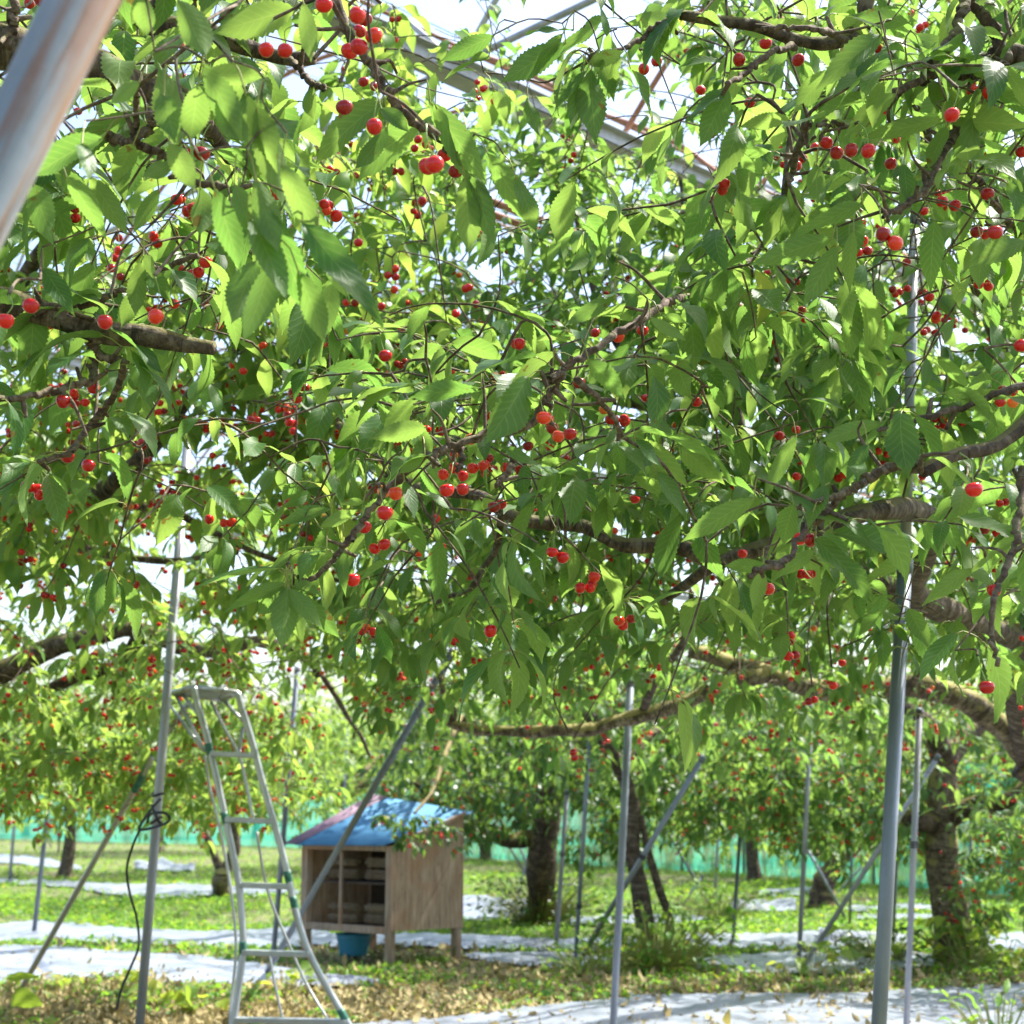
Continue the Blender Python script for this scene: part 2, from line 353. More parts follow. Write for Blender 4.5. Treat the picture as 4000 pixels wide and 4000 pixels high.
# ------------------------------------------------------------------ leaves
PROF_U = np.array([0, .05, .14, .28, .42, .56, .68, .79, .87, .94, 1.0])
PROF_W = np.array([.06, .30, .60, .88, 1.0, .96, .80, .52, .27, .10, 0.01])
HEART_U = np.array([0, .02, .1, .22, .38, .55, .7, .85, .95, 1.0])
HEART_W = np.array([.25, .72, .93, 1.0, .95, .80, .58, .32, .11, 0.01])
def leaves(B, D, Nn, L, Wd, lod, rnd, bend=None, heart=False):
    B, D, Nn = [np.asarray(x, float) for x in (B, D, Nn)]
    n = len(B)
    if n == 0: return np.zeros((0, 3)), np.zeros((0, 4), int), np.zeros((0, 2)), np.zeros(0)
    nu, vs = {2: (33, [-1, -.5, 0, .5, 1]), 1: (9, [-1, 0, 1]), 0: (5, [-1, 0, 1])}[lod]
    if heart and lod == 1: nu = 12
    vs = np.array(vs)
    u = np.linspace(0, 1, nu)
    if lod == 0: u = np.array([0, .22, .5, .78, 1])
    pw = np.interp(u, HEART_U if heart else PROF_U, HEART_W if heart else PROF_W)
    ed = np.ones(nu)
    if lod == 2: ed = 1 + np.where(np.arange(nu) % 2 == 0, .085, -.06); ed[0] = ed[-1] = 1
    D = nrm(D); S = nrm(np.cross(D, Nn)); Nn = np.cross(S, D)
    if bend is None: bend = R.uniform(.12, 1.45, n)
    bend = bend[:, None]
    th = bend * u[None]
    al = L[:, None] * np.sin(th) / bend; dz = -L[:, None] * (1 - np.cos(th)) / bend
    fold = R.uniform(.08, .42, n)[:, None, None]; ph = R.uniform(0, 6.3, n)[:, None, None]; wa = R.uniform(.0, .05, n)[:, None, None]
    av = np.abs(vs)[None, None, :]
    half = (Wd[:, None] * .5 * pw[None])[:, :, None]
    vv = vs[None, None, :] * half * np.where(av == 1, ed[None, :, None], 1)
    zz = dz[:, :, None] + fold * av * half + wa * L[:, None, None] * np.sin(u[None, :, None] * 9 + ph + vs[None, None, :] * 1.2) * av
    tw = R.uniform(-.8, .8, n)[:, None, None] * u[None, :, None]
    v2 = vv * np.cos(tw) ; z2 = zz + vv * np.sin(tw)
    V = B[:, None, None] + D[:, None, None] * al[:, :, None, None] + S[:, None, None] * v2[..., None] + Nn[:, None, None] * z2[..., None]
    nv = len(vs)
    i = np.arange(n)[:, None, None] * nu * nv; k = np.arange(nu - 1)[None, :, None] * nv; s = np.arange(nv - 1)[None, None, :]
    Q = np.stack([i + k + s, i + k + nv + s, i + k + nv + s + 1, i + k + s + 1], -1).reshape(-1, 4)[:, ::-1]
    uv = np.stack(np.broadcast_arrays(u[None, :, None], (vs * .5 + .5)[None, None, :], ), -1)
    uv = np.broadcast_to(uv, (n, nu, nv, 2)).reshape(-1, 2)
    rr = np.repeat(rnd, nu * nv)
    return V.reshape(-1, 3), Q, uv, rr

def cherry_mesh(seg=18, rings=12):
    V, Q = [], []
    for i in range(rings + 1):
        t = math.pi * i / rings
        for j in range(seg):
            p = 2 * math.pi * j / seg
            r = math.sin(t) ** .92 * (1.04 + .06 * math.cos(2 * p))
            z = math.cos(t) * .93
            dim = math.exp(-(math.sin(t) / .34) ** 2)
            if t < math.pi / 2: z -= .34 * dim
            else: z += .04 * dim
            r *= 1 - .15 * (1 - math.cos(t)) * .5
            V.append((r * math.cos(p), r * math.sin(p) * .96, z))
    for i in range(rings):
        for j in range(seg):
            Q.append((i * seg + j, (i + 1) * seg + j, (i + 1) * seg + (j + 1) % seg, i * seg + (j + 1) % seg))
    return np.array(V), np.array(Q)
CV, CQ = cherry_mesh(); CVL, CQL = cherry_mesh(9, 6)
_o = make('cherry', CV, CQ, M['cherry']); CHERRY_ME = _o.data; bpy.data.objects.remove(_o)
_o = make('cherry', CVL, CQL, M['cherry']); CHERRY_LO = _o.data; bpy.data.objects.remove(_o)

# ------------------------------------------------------------------ trees
class Tree:
    def __init__(s, label, loc, group=None, leafmat='leaf', name='cherry_tree', bark='bark', maxd=.9):
        s.root = thing(name, label, 'cherry tree', tuple(loc), group)
        s.sk = np.zeros((0, 3)); s.skr = np.zeros(0)
        s.tw = []; s.lf = []; s.ch = []; s.leafmat = leafmat; s.bark = bark; s.pet = []; s.maxd = maxd
        s.spurs = []; s.hero = []
    def add(s, P, rr): s.sk = np.vstack([s.sk, P]); s.skr = np.concatenate([s.skr, rr])
    def limb(s, pts, r0, r1, name='limb', K=None, S=12, bark=None, wob=.07):
        pts = [np.asarray(p, float) for p in pts]
        K = K or max(8, 7 * len(pts))
        P = resample(pts, K)
        ln = np.linalg.norm(P[-1] - P[0])
        kc = max(4, K // 5); j = resample(R.normal(0, 1, (kc, 3)) * min(.011, r0 * .35), K); j = j - j[0]
        P = P + j
        K2 = K * 2; P = resample(P, K2)
        rad = np.linspace(r0, r1, K2) * (1 + resample(np.c_[R.uniform(-.09, .14, (kc * 2, 1)), np.zeros((kc * 2, 2))], K2)[:, 0])
        if name == 'trunk': rad *= 1 + .30 * np.exp(-np.linspace(0, 9, K2))
        V, Q, c = tubes(P[None], rad[None], S + 4, True, wob * .45)
        make(name, V, [Q] + c, M[bark or s.bark], s.root, uv=TUV)
        PP = resample(P, max(K, int(ln / .05)))
        s.add(PP, np.linspace(r0, r1, len(PP)))
    def near(s, p):
        d = ((s.sk - p) ** 2).sum(1); i = int(d.argmin()); return s.sk[i], s.skr[i], math.sqrt(d[i])
    def connect(s, p, rend=.003):
        q, qr, d = s.near(p)
        if d < .02: return q, nrm(p - q + 1e-6)
        mid = (p + q) / 2 + R.normal(0, .10 * d, 3) + np.array([0, 0, .08 * d])
        r0 = min(qr * .8, max(rend * 1.2, .003 + .005 * d)); P = resample([q, mid, p], 7)
        s.tw.append((P, np.linspace(r0, rend, 7)))
        s.add(P[1:], np.linspace(r0, rend, 6)); return p, nrm(P[-1] - P[-2])
    def whorl(s, p, n, L=.11, droop=(-.15, .95), axis=None, dark=False, lw=.365):
        a0 = R.uniform(0, 6.28)
        for k in range(n):
            a = a0 + k * 2.4 + R.normal(0, .3); e = -R.uniform(*droop)
            d = np.array([math.cos(a) * math.cos(e), math.sin(a) * math.cos(e), math.sin(e)])
            if axis is not None: d = nrm(d + axis * .6)
            ln = L * R.uniform(.62, 1.28)
            pl = R.uniform(.018, .034) * ln / .11
            pd = nrm(d * .8 + np.array([0, 0, .45]))
            b = p + pd * pl
            up = np.array([0, 0, 1.]) + R.normal(0, .28, 3) - d * .2
            s.lf.append((b, d, up, ln, ln * lw * R.uniform(.85, 1.15), p))
    def twig(s, p, d0, ln, nodes, per=(2, 4), chp=.2, L=.11, droop=(-.15, .95), sag=.5, r=.0026, hang=None):
        d = nrm(d0); pts = [p]; q = p.copy()
        for k in range(5):
            d = nrm(d + np.array([0, 0, -sag * .18]) + R.normal(0, .10, 3)); q = q + d * ln / 5; pts.append(q)
        P = resample(pts, 8); s.tw.append((P, np.linspace(r, r * .55, 8))); s.add(P[2:], np.linspace(r, r * .55, 6))
        for k in range(nodes):
            t = (k + .6) / nodes; i = t * 7; a = int(min(6, i)); f = i - a
            x = P[a] * (1 - f) + P[a + 1] * f
            ax = nrm(P[a + 1] - P[a])
            s.whorl(x, int(R.integers(per[0], per[1] + 1)) + (2 if k == nodes - 1 else 0), L, droop, axis=ax * (1.0 if k == nodes - 1 else .3))
            if R.random() < chp and t < .95:
                a0 = R.uniform(0, 6.3)
                for c in range(int(R.integers(1, 5))):
                    off = np.array([math.cos(a0 + c * 2.1), math.sin(a0 + c * 2.1), 0]) * R.uniform(.008, .022)
                    s.ch.append((x + off + np.array([0, 0, -R.uniform(.032, .058)]), R.uniform(.0102, .0128), x))
    def fill(s, pts, nodes=(3, 5), ln=(.18, .38), droop=(-.15, .95), chp=.2, L=.11, per=(2, 4), up=0.0, outc=None, check=True, sag=.5):
        pts = np.asarray(pts)
        if check and len(pts): pts = pts[~holes(pts)]
        if not len(pts): return
        dist = np.array([((s.sk - p) ** 2).sum(1).min() for p in pts])
        for i in np.argsort(dist):
            p, d = s.connect(pts[i])
            d = d + R.normal(0, .45, 3); d[2] = d[2] * .5 + up
            if outc is not None: d = d + nrm(p - outc) * .5
            s.twig(p, d, R.uniform(*ln), int(R.integers(nodes[0], nodes[1] + 1)), per, chp, L, droop, sag)
    def fillpx(s, n, xr, yr, dr, **kw):
        t = R.random((n, 3))
        pts = np.array([W(xr[0] + a * (xr[1] - xr[0]), yr[0] + b * (yr[1] - yr[0]), dr[0] + c * (dr[1] - dr[0])) for a, b, c in t])
        s.fill(pts, **kw)
    def along(s, pts, r0, r1, step=.07, per=(2, 4), chp=0.0, name=None, L=.115, droop=(-.1, 1.05), skip=.08, spur=True):
        """a leafy bough through given points: leaves on short spurs all along"""
        pts = [np.asarray(p, float) for p in pts]
        K = 6 * len(pts); P = resample(pts, K) + R.normal(0, 1, (K, 3)) * min(.003, r0 * .3)
        rad = np.linspace(r0, r1, K) * (1 + R.uniform(-.14, .2, K))
        V, Q, c = tubes(P[None], rad[None], 9, True, .08)
        make(name or 'bough', V, [Q] + c, M['bark'] if r0 > .009 else M['twig'], s.root, uv=TUV)
        PP = resample(P, K * 2); s.add(PP, np.linspace(r0, r1, len(PP)))
        tot = np.linalg.norm(np.diff(P, axis=0), axis=1).sum(); n = int(tot / step)
        for k in range(n):
            if R.random() < skip: continue
            i = (k + R.random()) / n * (K - 1); a = int(min(K - 2, i)); x = P[a] + (P[a + 1] - P[a]) * (i - a)
            ax = nrm(P[a + 1] - P[a])
            sd = nrm(R.normal(0, 1, 3) + np.array([0, 0, .2])); y = x + sd * R.uniform(.012, .04)
            s.tw.append((resample([x, y], 3), np.array([.0042, .0042, .003])))
            s.spurs.append(y)
            s.whorl(y, int(R.integers(per[0], per[1] + 1)), L, droop)
            if R.random() < chp:
                s.ch.append((y + np.array([R.uniform(-.02, .02), R.uniform(-.02, .02), -R.uniform(.035, .05)]), R.uniform(.0105, .0125), y))
    def build(s, maxch=100):
        # branchwork of all small shoots
        for K in sorted({len(P) for P, r in s.tw}):
            sel = [(P, r) for P, r in s.tw if len(P) == K]
            if not sel: continue
        VV, QQ, off = [], [], 0
        for K in sorted({len(P) for P, r in s.tw}):
            Pk = np.array([P for P, r in s.tw if len(P) == K]); rk = np.array([r for P, r in s.tw if len(P) == K])
            V, Q, c = tubes(Pk, rk, 6, False, .10)
            VV.append(V); QQ.append(Q + off); off += len(V)
        if VV: make('branchwork', np.concatenate(VV), np.concatenate(QQ), M['twig'], s.root)['kind'] = 'stuff'
        B = np.array([x[0] for x in s.lf]); D = np.array([x[1] for x in s.lf]); U = np.array([x[2] for x in s.lf])
        L = np.array([x[3] for x in s.lf]); Wd = np.array([x[4] for x in s.lf]); A = np.array([x[5] for x in s.lf])
        cen = B + D * L[:, None] * .5
        kill = holes(cen)
        # keep leaves off the fruit that the photo shows uncovered
        for q in (B + D * L[:, None] * .15, cen, B + D * L[:, None] * .85):
            x, y, d = proj(q)
            for (cx, cyy, cr), cd in zip(CHA, CHD):
                kill |= ((x - cx) ** 2 + (y - cyy) ** 2 < (cr + 70 * (2.2 / np.maximum(d, .5))) ** 2) & (d < cd + .02) & (d > .3)
        # not inside the pipe nearest the lens nor close to the camera
        x, y, d = proj(cen)
        kill |= (d < 1.25) & (np.abs(x - 2000) < 4000) & (d > -.2)
        kill |= POLEMASK(x, y, d)
        kk = ~kill; B, D, U, L, Wd, A, d = B[kk], D[kk], U[kk], L[kk], Wd[kk], A[kk], d[kk]
        rnd = np.clip(R.beta(1.6, 2.2, len(B)), 0, 1)
        lod = np.where((d < 3.3) & (d > .5), 2, np.where((d < 7.5) & (d > .5), 1, 0))
        VV, QQ, UV, RR, MI, off = [], [], [], [], [], 0
        for k in (2, 1, 0):
            m_ = lod == k
            if not m_.any(): continue
            V, Q, uv, rr = leaves(B[m_], D[m_], U[m_], L[m_], Wd[m_], k, rnd[m_])
            VV.append(V); QQ.append(Q + off); UV.append(uv); RR.append(rr); MI.append(np.zeros(len(Q))); off += len(V)
            if k >= 1:
                mid = (A[m_] + B[m_]) / 2 + np.array([0, 0, .003])
                V, Q, c = tubes(np.stack([A[m_], mid, B[m_], B[m_] + D[m_] * L[m_][:, None] * .04], 1), np.full((m_.sum(), 4), .0009), 4, False)
                VV.append(V); QQ.append(Q + off); UV.append(np.zeros((len(V), 2))); RR.append(np.zeros(len(V))); MI.append(np.ones(len(Q))); off += len(V)
        if s.hero:
            h = s.hero; n = len(h)
            hb = np.array([q[0] for q in h]); ht = np.array([q[1] for q in h]); hn = np.array([q[2] for q in h]); hw = np.array([q[3] for q in h]); hs = np.array([q[4] for q in h])
            hL = np.linalg.norm(ht - hb, axis=1)
            be = R.uniform(.15, .6, n)
            # aim so that the bent blade still ends at the tip
            dd = nrm(ht - hb); nn = nrm(hn - dd * (hn * dd).sum(1, keepdims=True)); d2 = nrm(dd + nn * np.tan(be / 2)[:, None])
            V, Q, uv, rr = leaves(hb, d2, hn, hL * 1.03, hL * hw, 2, R.uniform(.1, .75, n), bend=be)
            VV.append(V); QQ.append(Q + off); UV.append(uv); RR.append(rr); MI.append(np.zeros(len(Q))); off += len(V)
            P4 = np.stack([hs, hs * .5 + hb * .5 + np.array([0, 0, .008]), hb, hb + d2 * hL[:, None] * .04], 1)
            V, Q, c = tubes(P4, np.full((n, 4), .0010), 5, False)
            VV.append(V); QQ.append(Q + off); UV.append(np.zeros((len(V), 2))); RR.append(np.zeros(len(V))); MI.append(np.ones(len(Q))); off += len(V)
        if VV: make('foliage', np.concatenate(VV), np.concatenate(QQ), [M[s.leafmat], M['petiole']], s.root, np.concatenate(MI), np.concatenate(UV), np.concatenate(RR))
        # fruit
        if s.ch:
            P = np.array([c[0] for c in s.ch]); x, y, d = proj(P)
            hero = np.array([len(c) > 3 for c in s.ch])
            vis = (x > -60) & (x < 4060) & (y > -60) & (y < 4060) & (d > .5)
            kill = (holes(P) | POLEMASK(x, y, d)) & ~hero
            score = np.where(vis, np.array([c[1] for c in s.ch]) / np.maximum(d, .3), 0) + hero * 1.0
            score[kill] = -1
            order = [i for i in np.argsort(-score) if score[i] >= 0]
            rl = np.array(s.root.location)
            for i in order[:maxch]:
                c = s.ch[i]
                near_ = 0 < d[i] < 8
                o = bpy.data.objects.new('cherry', CHERRY_ME if near_ else CHERRY_LO); COL.objects.link(o)
                o.parent = s.root; o.location = tuple(c[0] - rl)
                sc_ = c[1]; o.scale = (sc_, sc_, sc_ * random.uniform(.92, 1.02))
                e = (random.uniform(-.22, .22), random.uniform(-.22, .22), random.uniform(0, 3.1)); o.rotation_euler = e
                if near_:
                    from mathutils import Euler
                    top = c[0] + np.array(Euler(e).to_matrix() @ Vector((0, 0, .64 * sc_)))
                    an = c[2]; mid = (top + an) / 2 + R.normal(0, .004, 3) + (top - an)[2] * np.array([0, 0, -.05])
                    Pm = resample([an, mid, top], 7)
                    # stalk in the fruit's own space
                    V, Q, cp = tubes(Pm[None], np.array([[.0016, .001, .0008, .0008, .0008, .0008, .0011]]), 6)
                    Mi = o.matrix_basis.copy()
                    Vl = np.array([tuple(Mi.inverted() @ Vector(v - rl)) for v in V])
                    so = make('stalk', Vl, [Q] + cp, M['stem']); so.parent = o
            rest = order[maxch:]
            if rest:
                VV, QQ, RR, off = [], [], [], 0
                for i in rest:
                    c = s.ch[i]; VV.append(CVL * c[1] + c[0]); QQ.append(CQL + off); off += len(CVL); RR.append(np.full(len(CVL), random.random()))
                o = make('fruit_crop', np.concatenate(VV), np.concatenate(QQ), M['cherry'], s.root, rnd=np.concatenate(RR)); o['kind'] = 'stuff'
        return s.root

# screen strips of the two nearest pipes and the ladder and shed, kept clear of leaves that would stand in front
def seg_d(x, y, a, b):
    ax, ay = a; bx, by = b; vx, vy = bx - ax, by - ay
    t = np.clip(((x - ax) * vx + (y - ay) * vy) / (vx * vx + vy * vy), 0, 1)
    return np.hypot(x - ax - t * vx, y - ay - t * vy)
LIMBS = [((2700,2545),(2990,2630),8.15,85,.92),((2990,2630),(3200,2695),8.15,60,.7),((3540,2690),(3900,2810),8.15,95,.92),((1760,2840),(2200,2855),8.2,75,.9),((2200,2855),(2690,2710),8.2,80,.95),
 ((3300,2020),(3560,1985),3.95,95,.9),((1850,1970),(2500,2160),3.95,90,.88),((1430,1760),(1560,1860),4.2,50,.8),((-50,2640),(230,2510),8.9,60,.85),((230,2510),(560,2470),8.9,55,.75),((680,2510),(1030,2500),8.9,50,.6),
 ((3660,2380),(3980,2450),6.6,70,.7),((3850,2860),(4050,2960),8.2,90,.8),((1860,2310),(1955,2100),4.1,30,.8),((2520,2740),(2690,2400),7.9,35,.6),((0,1150),(820,1325),2.55,42,.75),((-50,210),(480,320),2.3,70,.6),((2800,90),(3230,200),2.6,38,.7),
 ((3430,1830),(4000,1680),2.4,36,.7),((3480,820),(3860,300),2.6,26,.5),((3110,2060),(3400,1850),2.4,28,.6),((1400,200),(1810,620),2.4,26,.8),((1480,1960),(1680,1780),2.4,26,.7),((1700,1780),(2050,1665),2.4,26,.8),((1340,2130),(1480,1960),2.4,24,.7),((3905,2270),(3880,2550),2.3,24,.7),
 ((3710,2960),(3700,3500),12.6,85,.82),((1050,3790),(1765,2550),9.7,45,.9),((2395,4000),(2463,2660),8.35,38,.9),((3540,4000),(3592,2775),8.25,34,.95),((1065,3765),(1162,2610),12,34,.8),((2240,3790),(2745,2960),11.4,34,.85),((3165,3100),(3170,2760),11,25,.6),((3132,3785),(3665,2955),11.4,34,.8),((2470,3100),(2545,3700),12.6,45,.8),((2130,3250),(2110,3560),15.8,70,.8)]
def POLEMASK(x, y, d):
    k = np.zeros(np.shape(x), bool)
    for a_, b_, dm, w_, pr in LIMBS: k |= (seg_d(x, y, a_, b_) < w_) & (d < dm) & (d > .5) & (R.random(np.shape(x)) < pr)
    k |= (seg_d(x, y, (3440, 4000), (3500, 2750)) < 70) & (d < 4.3)
    k |= (seg_d(x, y, (3500, 2750), (3530, 2200)) < 45) & (d < 4.3)
    k |= (seg_d(x, y, (3548, 1560), (3560, 1230)) < 40) & (d < 4.8) | (seg_d(x, y, (3565, 990), (3568, 880)) < 34) & (d < 4.8)
    k |= (seg_d(x, y, (-40, 760), (340, -60)) < 190) & (d < 1.5)
    k |= (seg_d(x, y, (545, 4000), (690, 2250)) < 45) & (d < 7)
    k |= (x > 620) & (x < 1350) & (y > 2640) & (d < 8.75)
    k |= (y > 2900) & (d < 8.0)
    k |= (x > 1100) & (x < 1440) & (y > 3150) & (d < 14)
    k |= (x > 1100) & (x < 1480) & (y > 3230) & (d < 13)
    k |= (x > 1100) & (x < 1850) & (y > 3350) & (d < 13)
    return k

# ------------------------------------------------------------------ setting: ground, sheets, ground cover
m, n, l, b = mat('orchard soil')
f = noise(n, l, .9, 6); f2 = noise(n, l, 14, 5)
c = ramp(n, l, f, [(.34, (.085, .065, .038)), (.46, (.055, .095, .022)), (.66, (.07, .14, .025))])
c2 = ramp(n, l, f2, [(.35, (.06, .045, .026)), (.6, (.22, .17, .09))])
l.new(mixc(n, l, .45, c, c2), b.inputs['Base Color']); b.inputs['Roughness'].default_value = .95
bump(n, l, f2, .8, .02, b); M['soil'] = m
def undul(x, y): return .012 * np.sin(x * 1.7 + y * .6) + .014 * np.sin(y * 1.3 - x * .5) + .008 * np.sin(x * 4.1) * np.sin(y * 3.3)
gx = np.concatenate([[-400, -120, -50], np.linspace(-26, 26, 150), [50, 120, 400]]); gy = np.concatenate([[-60, -15], np.linspace(-4, 48, 190), [70, 130, 500]])
GX, GY = np.meshgrid(gx, gy); GZ = np.where((np.abs(GX) < 27) & (GY > -5) & (GY < 49), undul(GX, GY), 0) - .015
V = np.stack([GX, GY, GZ], -1).reshape(-1, 3); nx = len(gx)
ii, jj = np.meshgrid(np.arange(len(gy) - 1), np.arange(nx - 1), indexing='ij'); q0 = (ii * nx + jj).ravel()
tag(make('ground', V, np.stack([q0, q0 + 1, q0 + nx + 1, q0 + nx], -1), M['soil']), kind='structure')

m, n, l, b = mat('reflective mulch sheet')
f = noise(n, l, 3.5, 5); f2 = noise(n, l, 40, 4)
c = ramp(n, l, f, [(.3, (.13, .155, .19)), (.6, (.27, .30, .36))])
c = mixc(n, l, ramp(n, l, f2, [(.58, (0, 0, 0)), (.70, (.7, .7, .7))]), c, (.15, .13, .10))
l.new(c, b.inputs['Base Color']); b.inputs['Roughness'].default_value = .38; b.inputs['Metallic'].default_value = .15
bump(n, l, f, .9, .03, b); M['sheet'] = m
SHEETS = [
 ([(1250,4015),(1700,3975),(2100,3945),(2500,3912),(3000,3888),(3500,3875),(4250,3838)], [(1250,4450),(4250,4450)], 'wide grey white mulch sheet strewn with fallen leaves, nearest the lens'),
 ([(-150,3712),(200,3712),(500,3725),(900,3742),(1200,3790),(1480,3828)], [(-150,3850),(200,3832),(500,3815),(700,3852),(1000,3842),(1300,3856),(1480,3842)], 'pale sheet passing under the feet of the aluminium ladder'),
 ([(-150,3612),(150,3606),(600,3625),(900,3637),(1180,3612),(1290,3650)], [(-150,3690),(300,3692),(500,3696),(900,3708),(1150,3700),(1290,3690)], 'pale sheet running to the left legs of the wooden box'),
 ([(1290,3655),(1600,3660),(1850,3668),(2200,3670),(2520,3662)], [(1290,3700),(1700,3702),(2100,3716),(2520,3708)], 'sheet seen between the legs of the wooden box and beyond'),
 ([(1820,3728),(2150,3722),(2420,3738)], [(1820,3748),(2150,3790),(2420,3792)], 'short dull sheet around the foot of the crossing grey pipes'),
 ([(2700,3738),(3100,3712),(3500,3724),(3650,3740)], [(2700,3788),(3000,3815),(3400,3800),(3650,3790)], 'flat pale sheet right of the leafy sprouting stump'),
 ([(2680,3650),(3000,3656),(3200,3640),(3560,3652)], [(2680,3692),(3000,3705),(3200,3700),(3560,3695)], 'pale sheet between two grey pipes, behind the flat one'),
 ([(1800,3503),(1950,3514),(2130,3532)], [(1800,3590),(1950,3588),(2130,3570)], 'bright crumpled sheet right behind the wooden box'),
 ([(2230,3578),(2500,3572),(2760,3590)], [(2230,3610),(2500,3618),(2760,3616)], 'bright thin sheet strip behind the leaning tree'),
 ([(-150,3340),(150,3345),(320,3385)], [(-150,3372),(150,3385),(320,3402)], 'sunlit sheet farthest to the left under the net'),
 ([(525,3385),(620,3362),(760,3402)], [(525,3398),(650,3410),(760,3412)], 'small shining crumpled sheet left of the forked tree'),
 ([(-150,3428),(300,3445),(800,3462),(1200,3482)], [(-150,3445),(300,3475),(500,3496),(1200,3498)], 'long narrow sheet crossing behind the grey pipe and ladder'),
 ([(2960,3482),(3180,3478)], [(2960,3500),(3180,3496)], 'thin distant sheet left of the small dark tree'),
 ([(2850,3520),(3110,3525)], [(2850,3560),(3110,3552)], 'crumpled white sheet lying left of a vertical pipe'),
 ([(3310,3538),(3500,3535),(3660,3542)], [(3310,3556),(3500,3562),(3660,3558)], 'thin sheet right of the small dark tree'),
 ([(3350,3574),(3660,3580)], [(3350,3594),(3660,3592)], 'narrow grey sheet in front of the thin one'),
 ([(3200,3660),(3250,3648),(3300,3672)], [(3200,3690),(3250,3700),(3300,3690)], 'small crumpled sheet heap beside the slanting brace'),
 ([(3780,3650),(4000,3640),(4250,3640)], [(3780,3690),(4000,3730),(4250,3730)], 'pale sheet on the right beyond the thick trunk')]
sheet_polys = []
for top, bot, lab in SHEETS:
    x0, x1 = top[0][0], top[-1][0]; nu_, nv_ = max(14, int((x1 - x0) / 28)), 14
    tx, ty = zip(*top); bx_, by_ = zip(*bot)
    xs = np.linspace(x0, x1, nu_); V = []
    jt = R.normal(0, 3.0, nu_); jb = R.normal(0, 4.0, nu_)
    small = 'crumpled' in lab
    for a, xp in enumerate(xs):
        yt = np.interp(xp, tx, ty) + jt[a]; yb = np.interp(xp, bx_, by_) + jb[a]
        for e in range(nv_):
            v = e / (nv_ - 1); p = G(xp, yt + (yb - yt) * v)
            amp = .05 if small else .012
            bu = amp * math.sin(math.pi * v) * (1 + math.sin(p[0] * 7 + p[1] * 3)) + R.normal(0, .012 if small else .004)
            p[2] = undul(p[0], p[1]) + .012 + max(0, bu) * (1 if yt > 3400 else 1.4)
            V.append(p)
    ii, jj = np.meshgrid(np.arange(nu_ - 1), np.arange(nv_ - 1), indexing='ij'); q0 = (ii * nv_ + jj).ravel()
    tag(make('mulch_sheet', V, np.stack([q0, q0 + nv_, q0 + nv_ + 1, q0 + 1], -1), M['sheet']), lab, 'ground sheet', 'reflective sheets on the orchard floor')
    sheet_polys.append((tx, ty, bx_, by_))
def on_sheet(px, py):
    k = np.zeros(len(px), bool)
    for tx, ty, bx_, by_ in sheet_polys:
        k |= (px > tx[0]) & (px < tx[-1]) & (py > np.interp(px, tx, ty) + 3) & (py < np.interp(px, bx_, by_) - 3)
    return k
def scatter(n, yr, xr=(-500, 4500), pw=1.0):
    px = R.uniform(*xr, n); py = yr[0] + (yr[1] - yr[0]) * R.random(n) ** pw
    P = np.array([G(a, c) for a, c in zip(px, py)]); P[:, 2] = undul(P[:, 0], P[:, 1]) - .01
    return px, py, P
def patch(P, s, ph=0): return np.sin(P[:, 0] * s + ph) * np.sin(P[:, 1] * s * .8 + ph * 2) + .6 * np.sin(P[:, 0] * s * 2.3 + 1 + ph) * np.sin(P[:, 1] * s * 1.9)
def upright(P, Lr, wr, lod, heart=False, lean=.7):
    n = len(P); a = R.uniform(0, 6.28, n); e = R.uniform(.25, 1.3, n)
    D = np.stack([np.cos(a) * np.cos(e), np.sin(a) * np.cos(e), np.sin(e)], -1); U = np.stack([-np.cos(a) * np.sin(e), -np.sin(a) * np.sin(e), np.cos(e)], -1) + R.normal(0, .2, (n, 3))
    L = R.uniform(*Lr, n); return leaves(P, D, U, L, L * R.uniform(*wr, n), lod, R.random(n), bend=R.uniform(.2, 1.6, n), heart=heart)
# grass and clover
px, py, P = scatter(300000, (3215, 3960), pw=.8)
dens = np.interp(py, [3215, 3500, 3720, 3800, 3960], [1, 1, .5, .22, .06]) * np.where(patch(P, .9) > -.1, 1, .35)
dens = np.where((px > 1150) & (px < 2100) & (py > 3690) & (py < 3880), np.where(patch(P, 2.2, 1) > .25, .5, .04), dens)
k = (~on_sheet(px, py)) & (R.random(len(px)) < dens)
P = P[k]; V, Q, uv, rr = upright(P, (.03, .105), (.10, .30), 0)
o = make('grass', V, Q, M['weed'], None, uv=uv, rnd=rr); tag(o, kind='stuff')
px, py, P = scatter(80000, (3215, 3800), pw=.9)
k = (~on_sheet(px, py)) & ~((px > 1150) & (px < 2200) & (py > 3690)) & (patch(P, 1.1, 2) > -.2) & (R.random(len(px)) < np.interp(py, [3215, 3600, 3800], [1, .8, .25]))
P = P[k]; P[:, 2] += R.uniform(.0, .055, len(P)); n = len(P)
D = R.normal(0, 1, (n, 3)); D[:, 2] = R.normal(.1, .25, n)
L_ = R.uniform(.03, .075, n); V, Q, uv, rr = leaves(P, D, np.tile([0, 0, 1.], (n, 1)) + R.normal(0, .35, (n, 3)), L_, L_ * .8, 0, R.random(n), heart=True)
tag(make('clover', V, Q, M['weed'], None, uv=uv, rnd=rr), kind='stuff')
px, py, P = scatter(16000, (3700, 4250)); k = (~on_sheet(px, py)) & (patch(P, 2.6, 4) > .35); P = P[k]; P[:, 2] += R.uniform(.01, .07, len(P)); n = len(P)
D = R.normal(0, 1, (n, 3)); D[:, 2] = R.normal(.15, .3, n); L_ = R.uniform(.02, .075, n); V, Q, uv, rr = leaves(P, D, np.tile([0, 0, 1.], (n, 1)) + R.normal(0, .35, (n, 3)), L_, L_ * .7, 0, R.random(n) * .8, heart=True)
tag(make('low_weeds', V, Q, M['weed'], None, uv=uv, rnd=rr), kind='stuff')
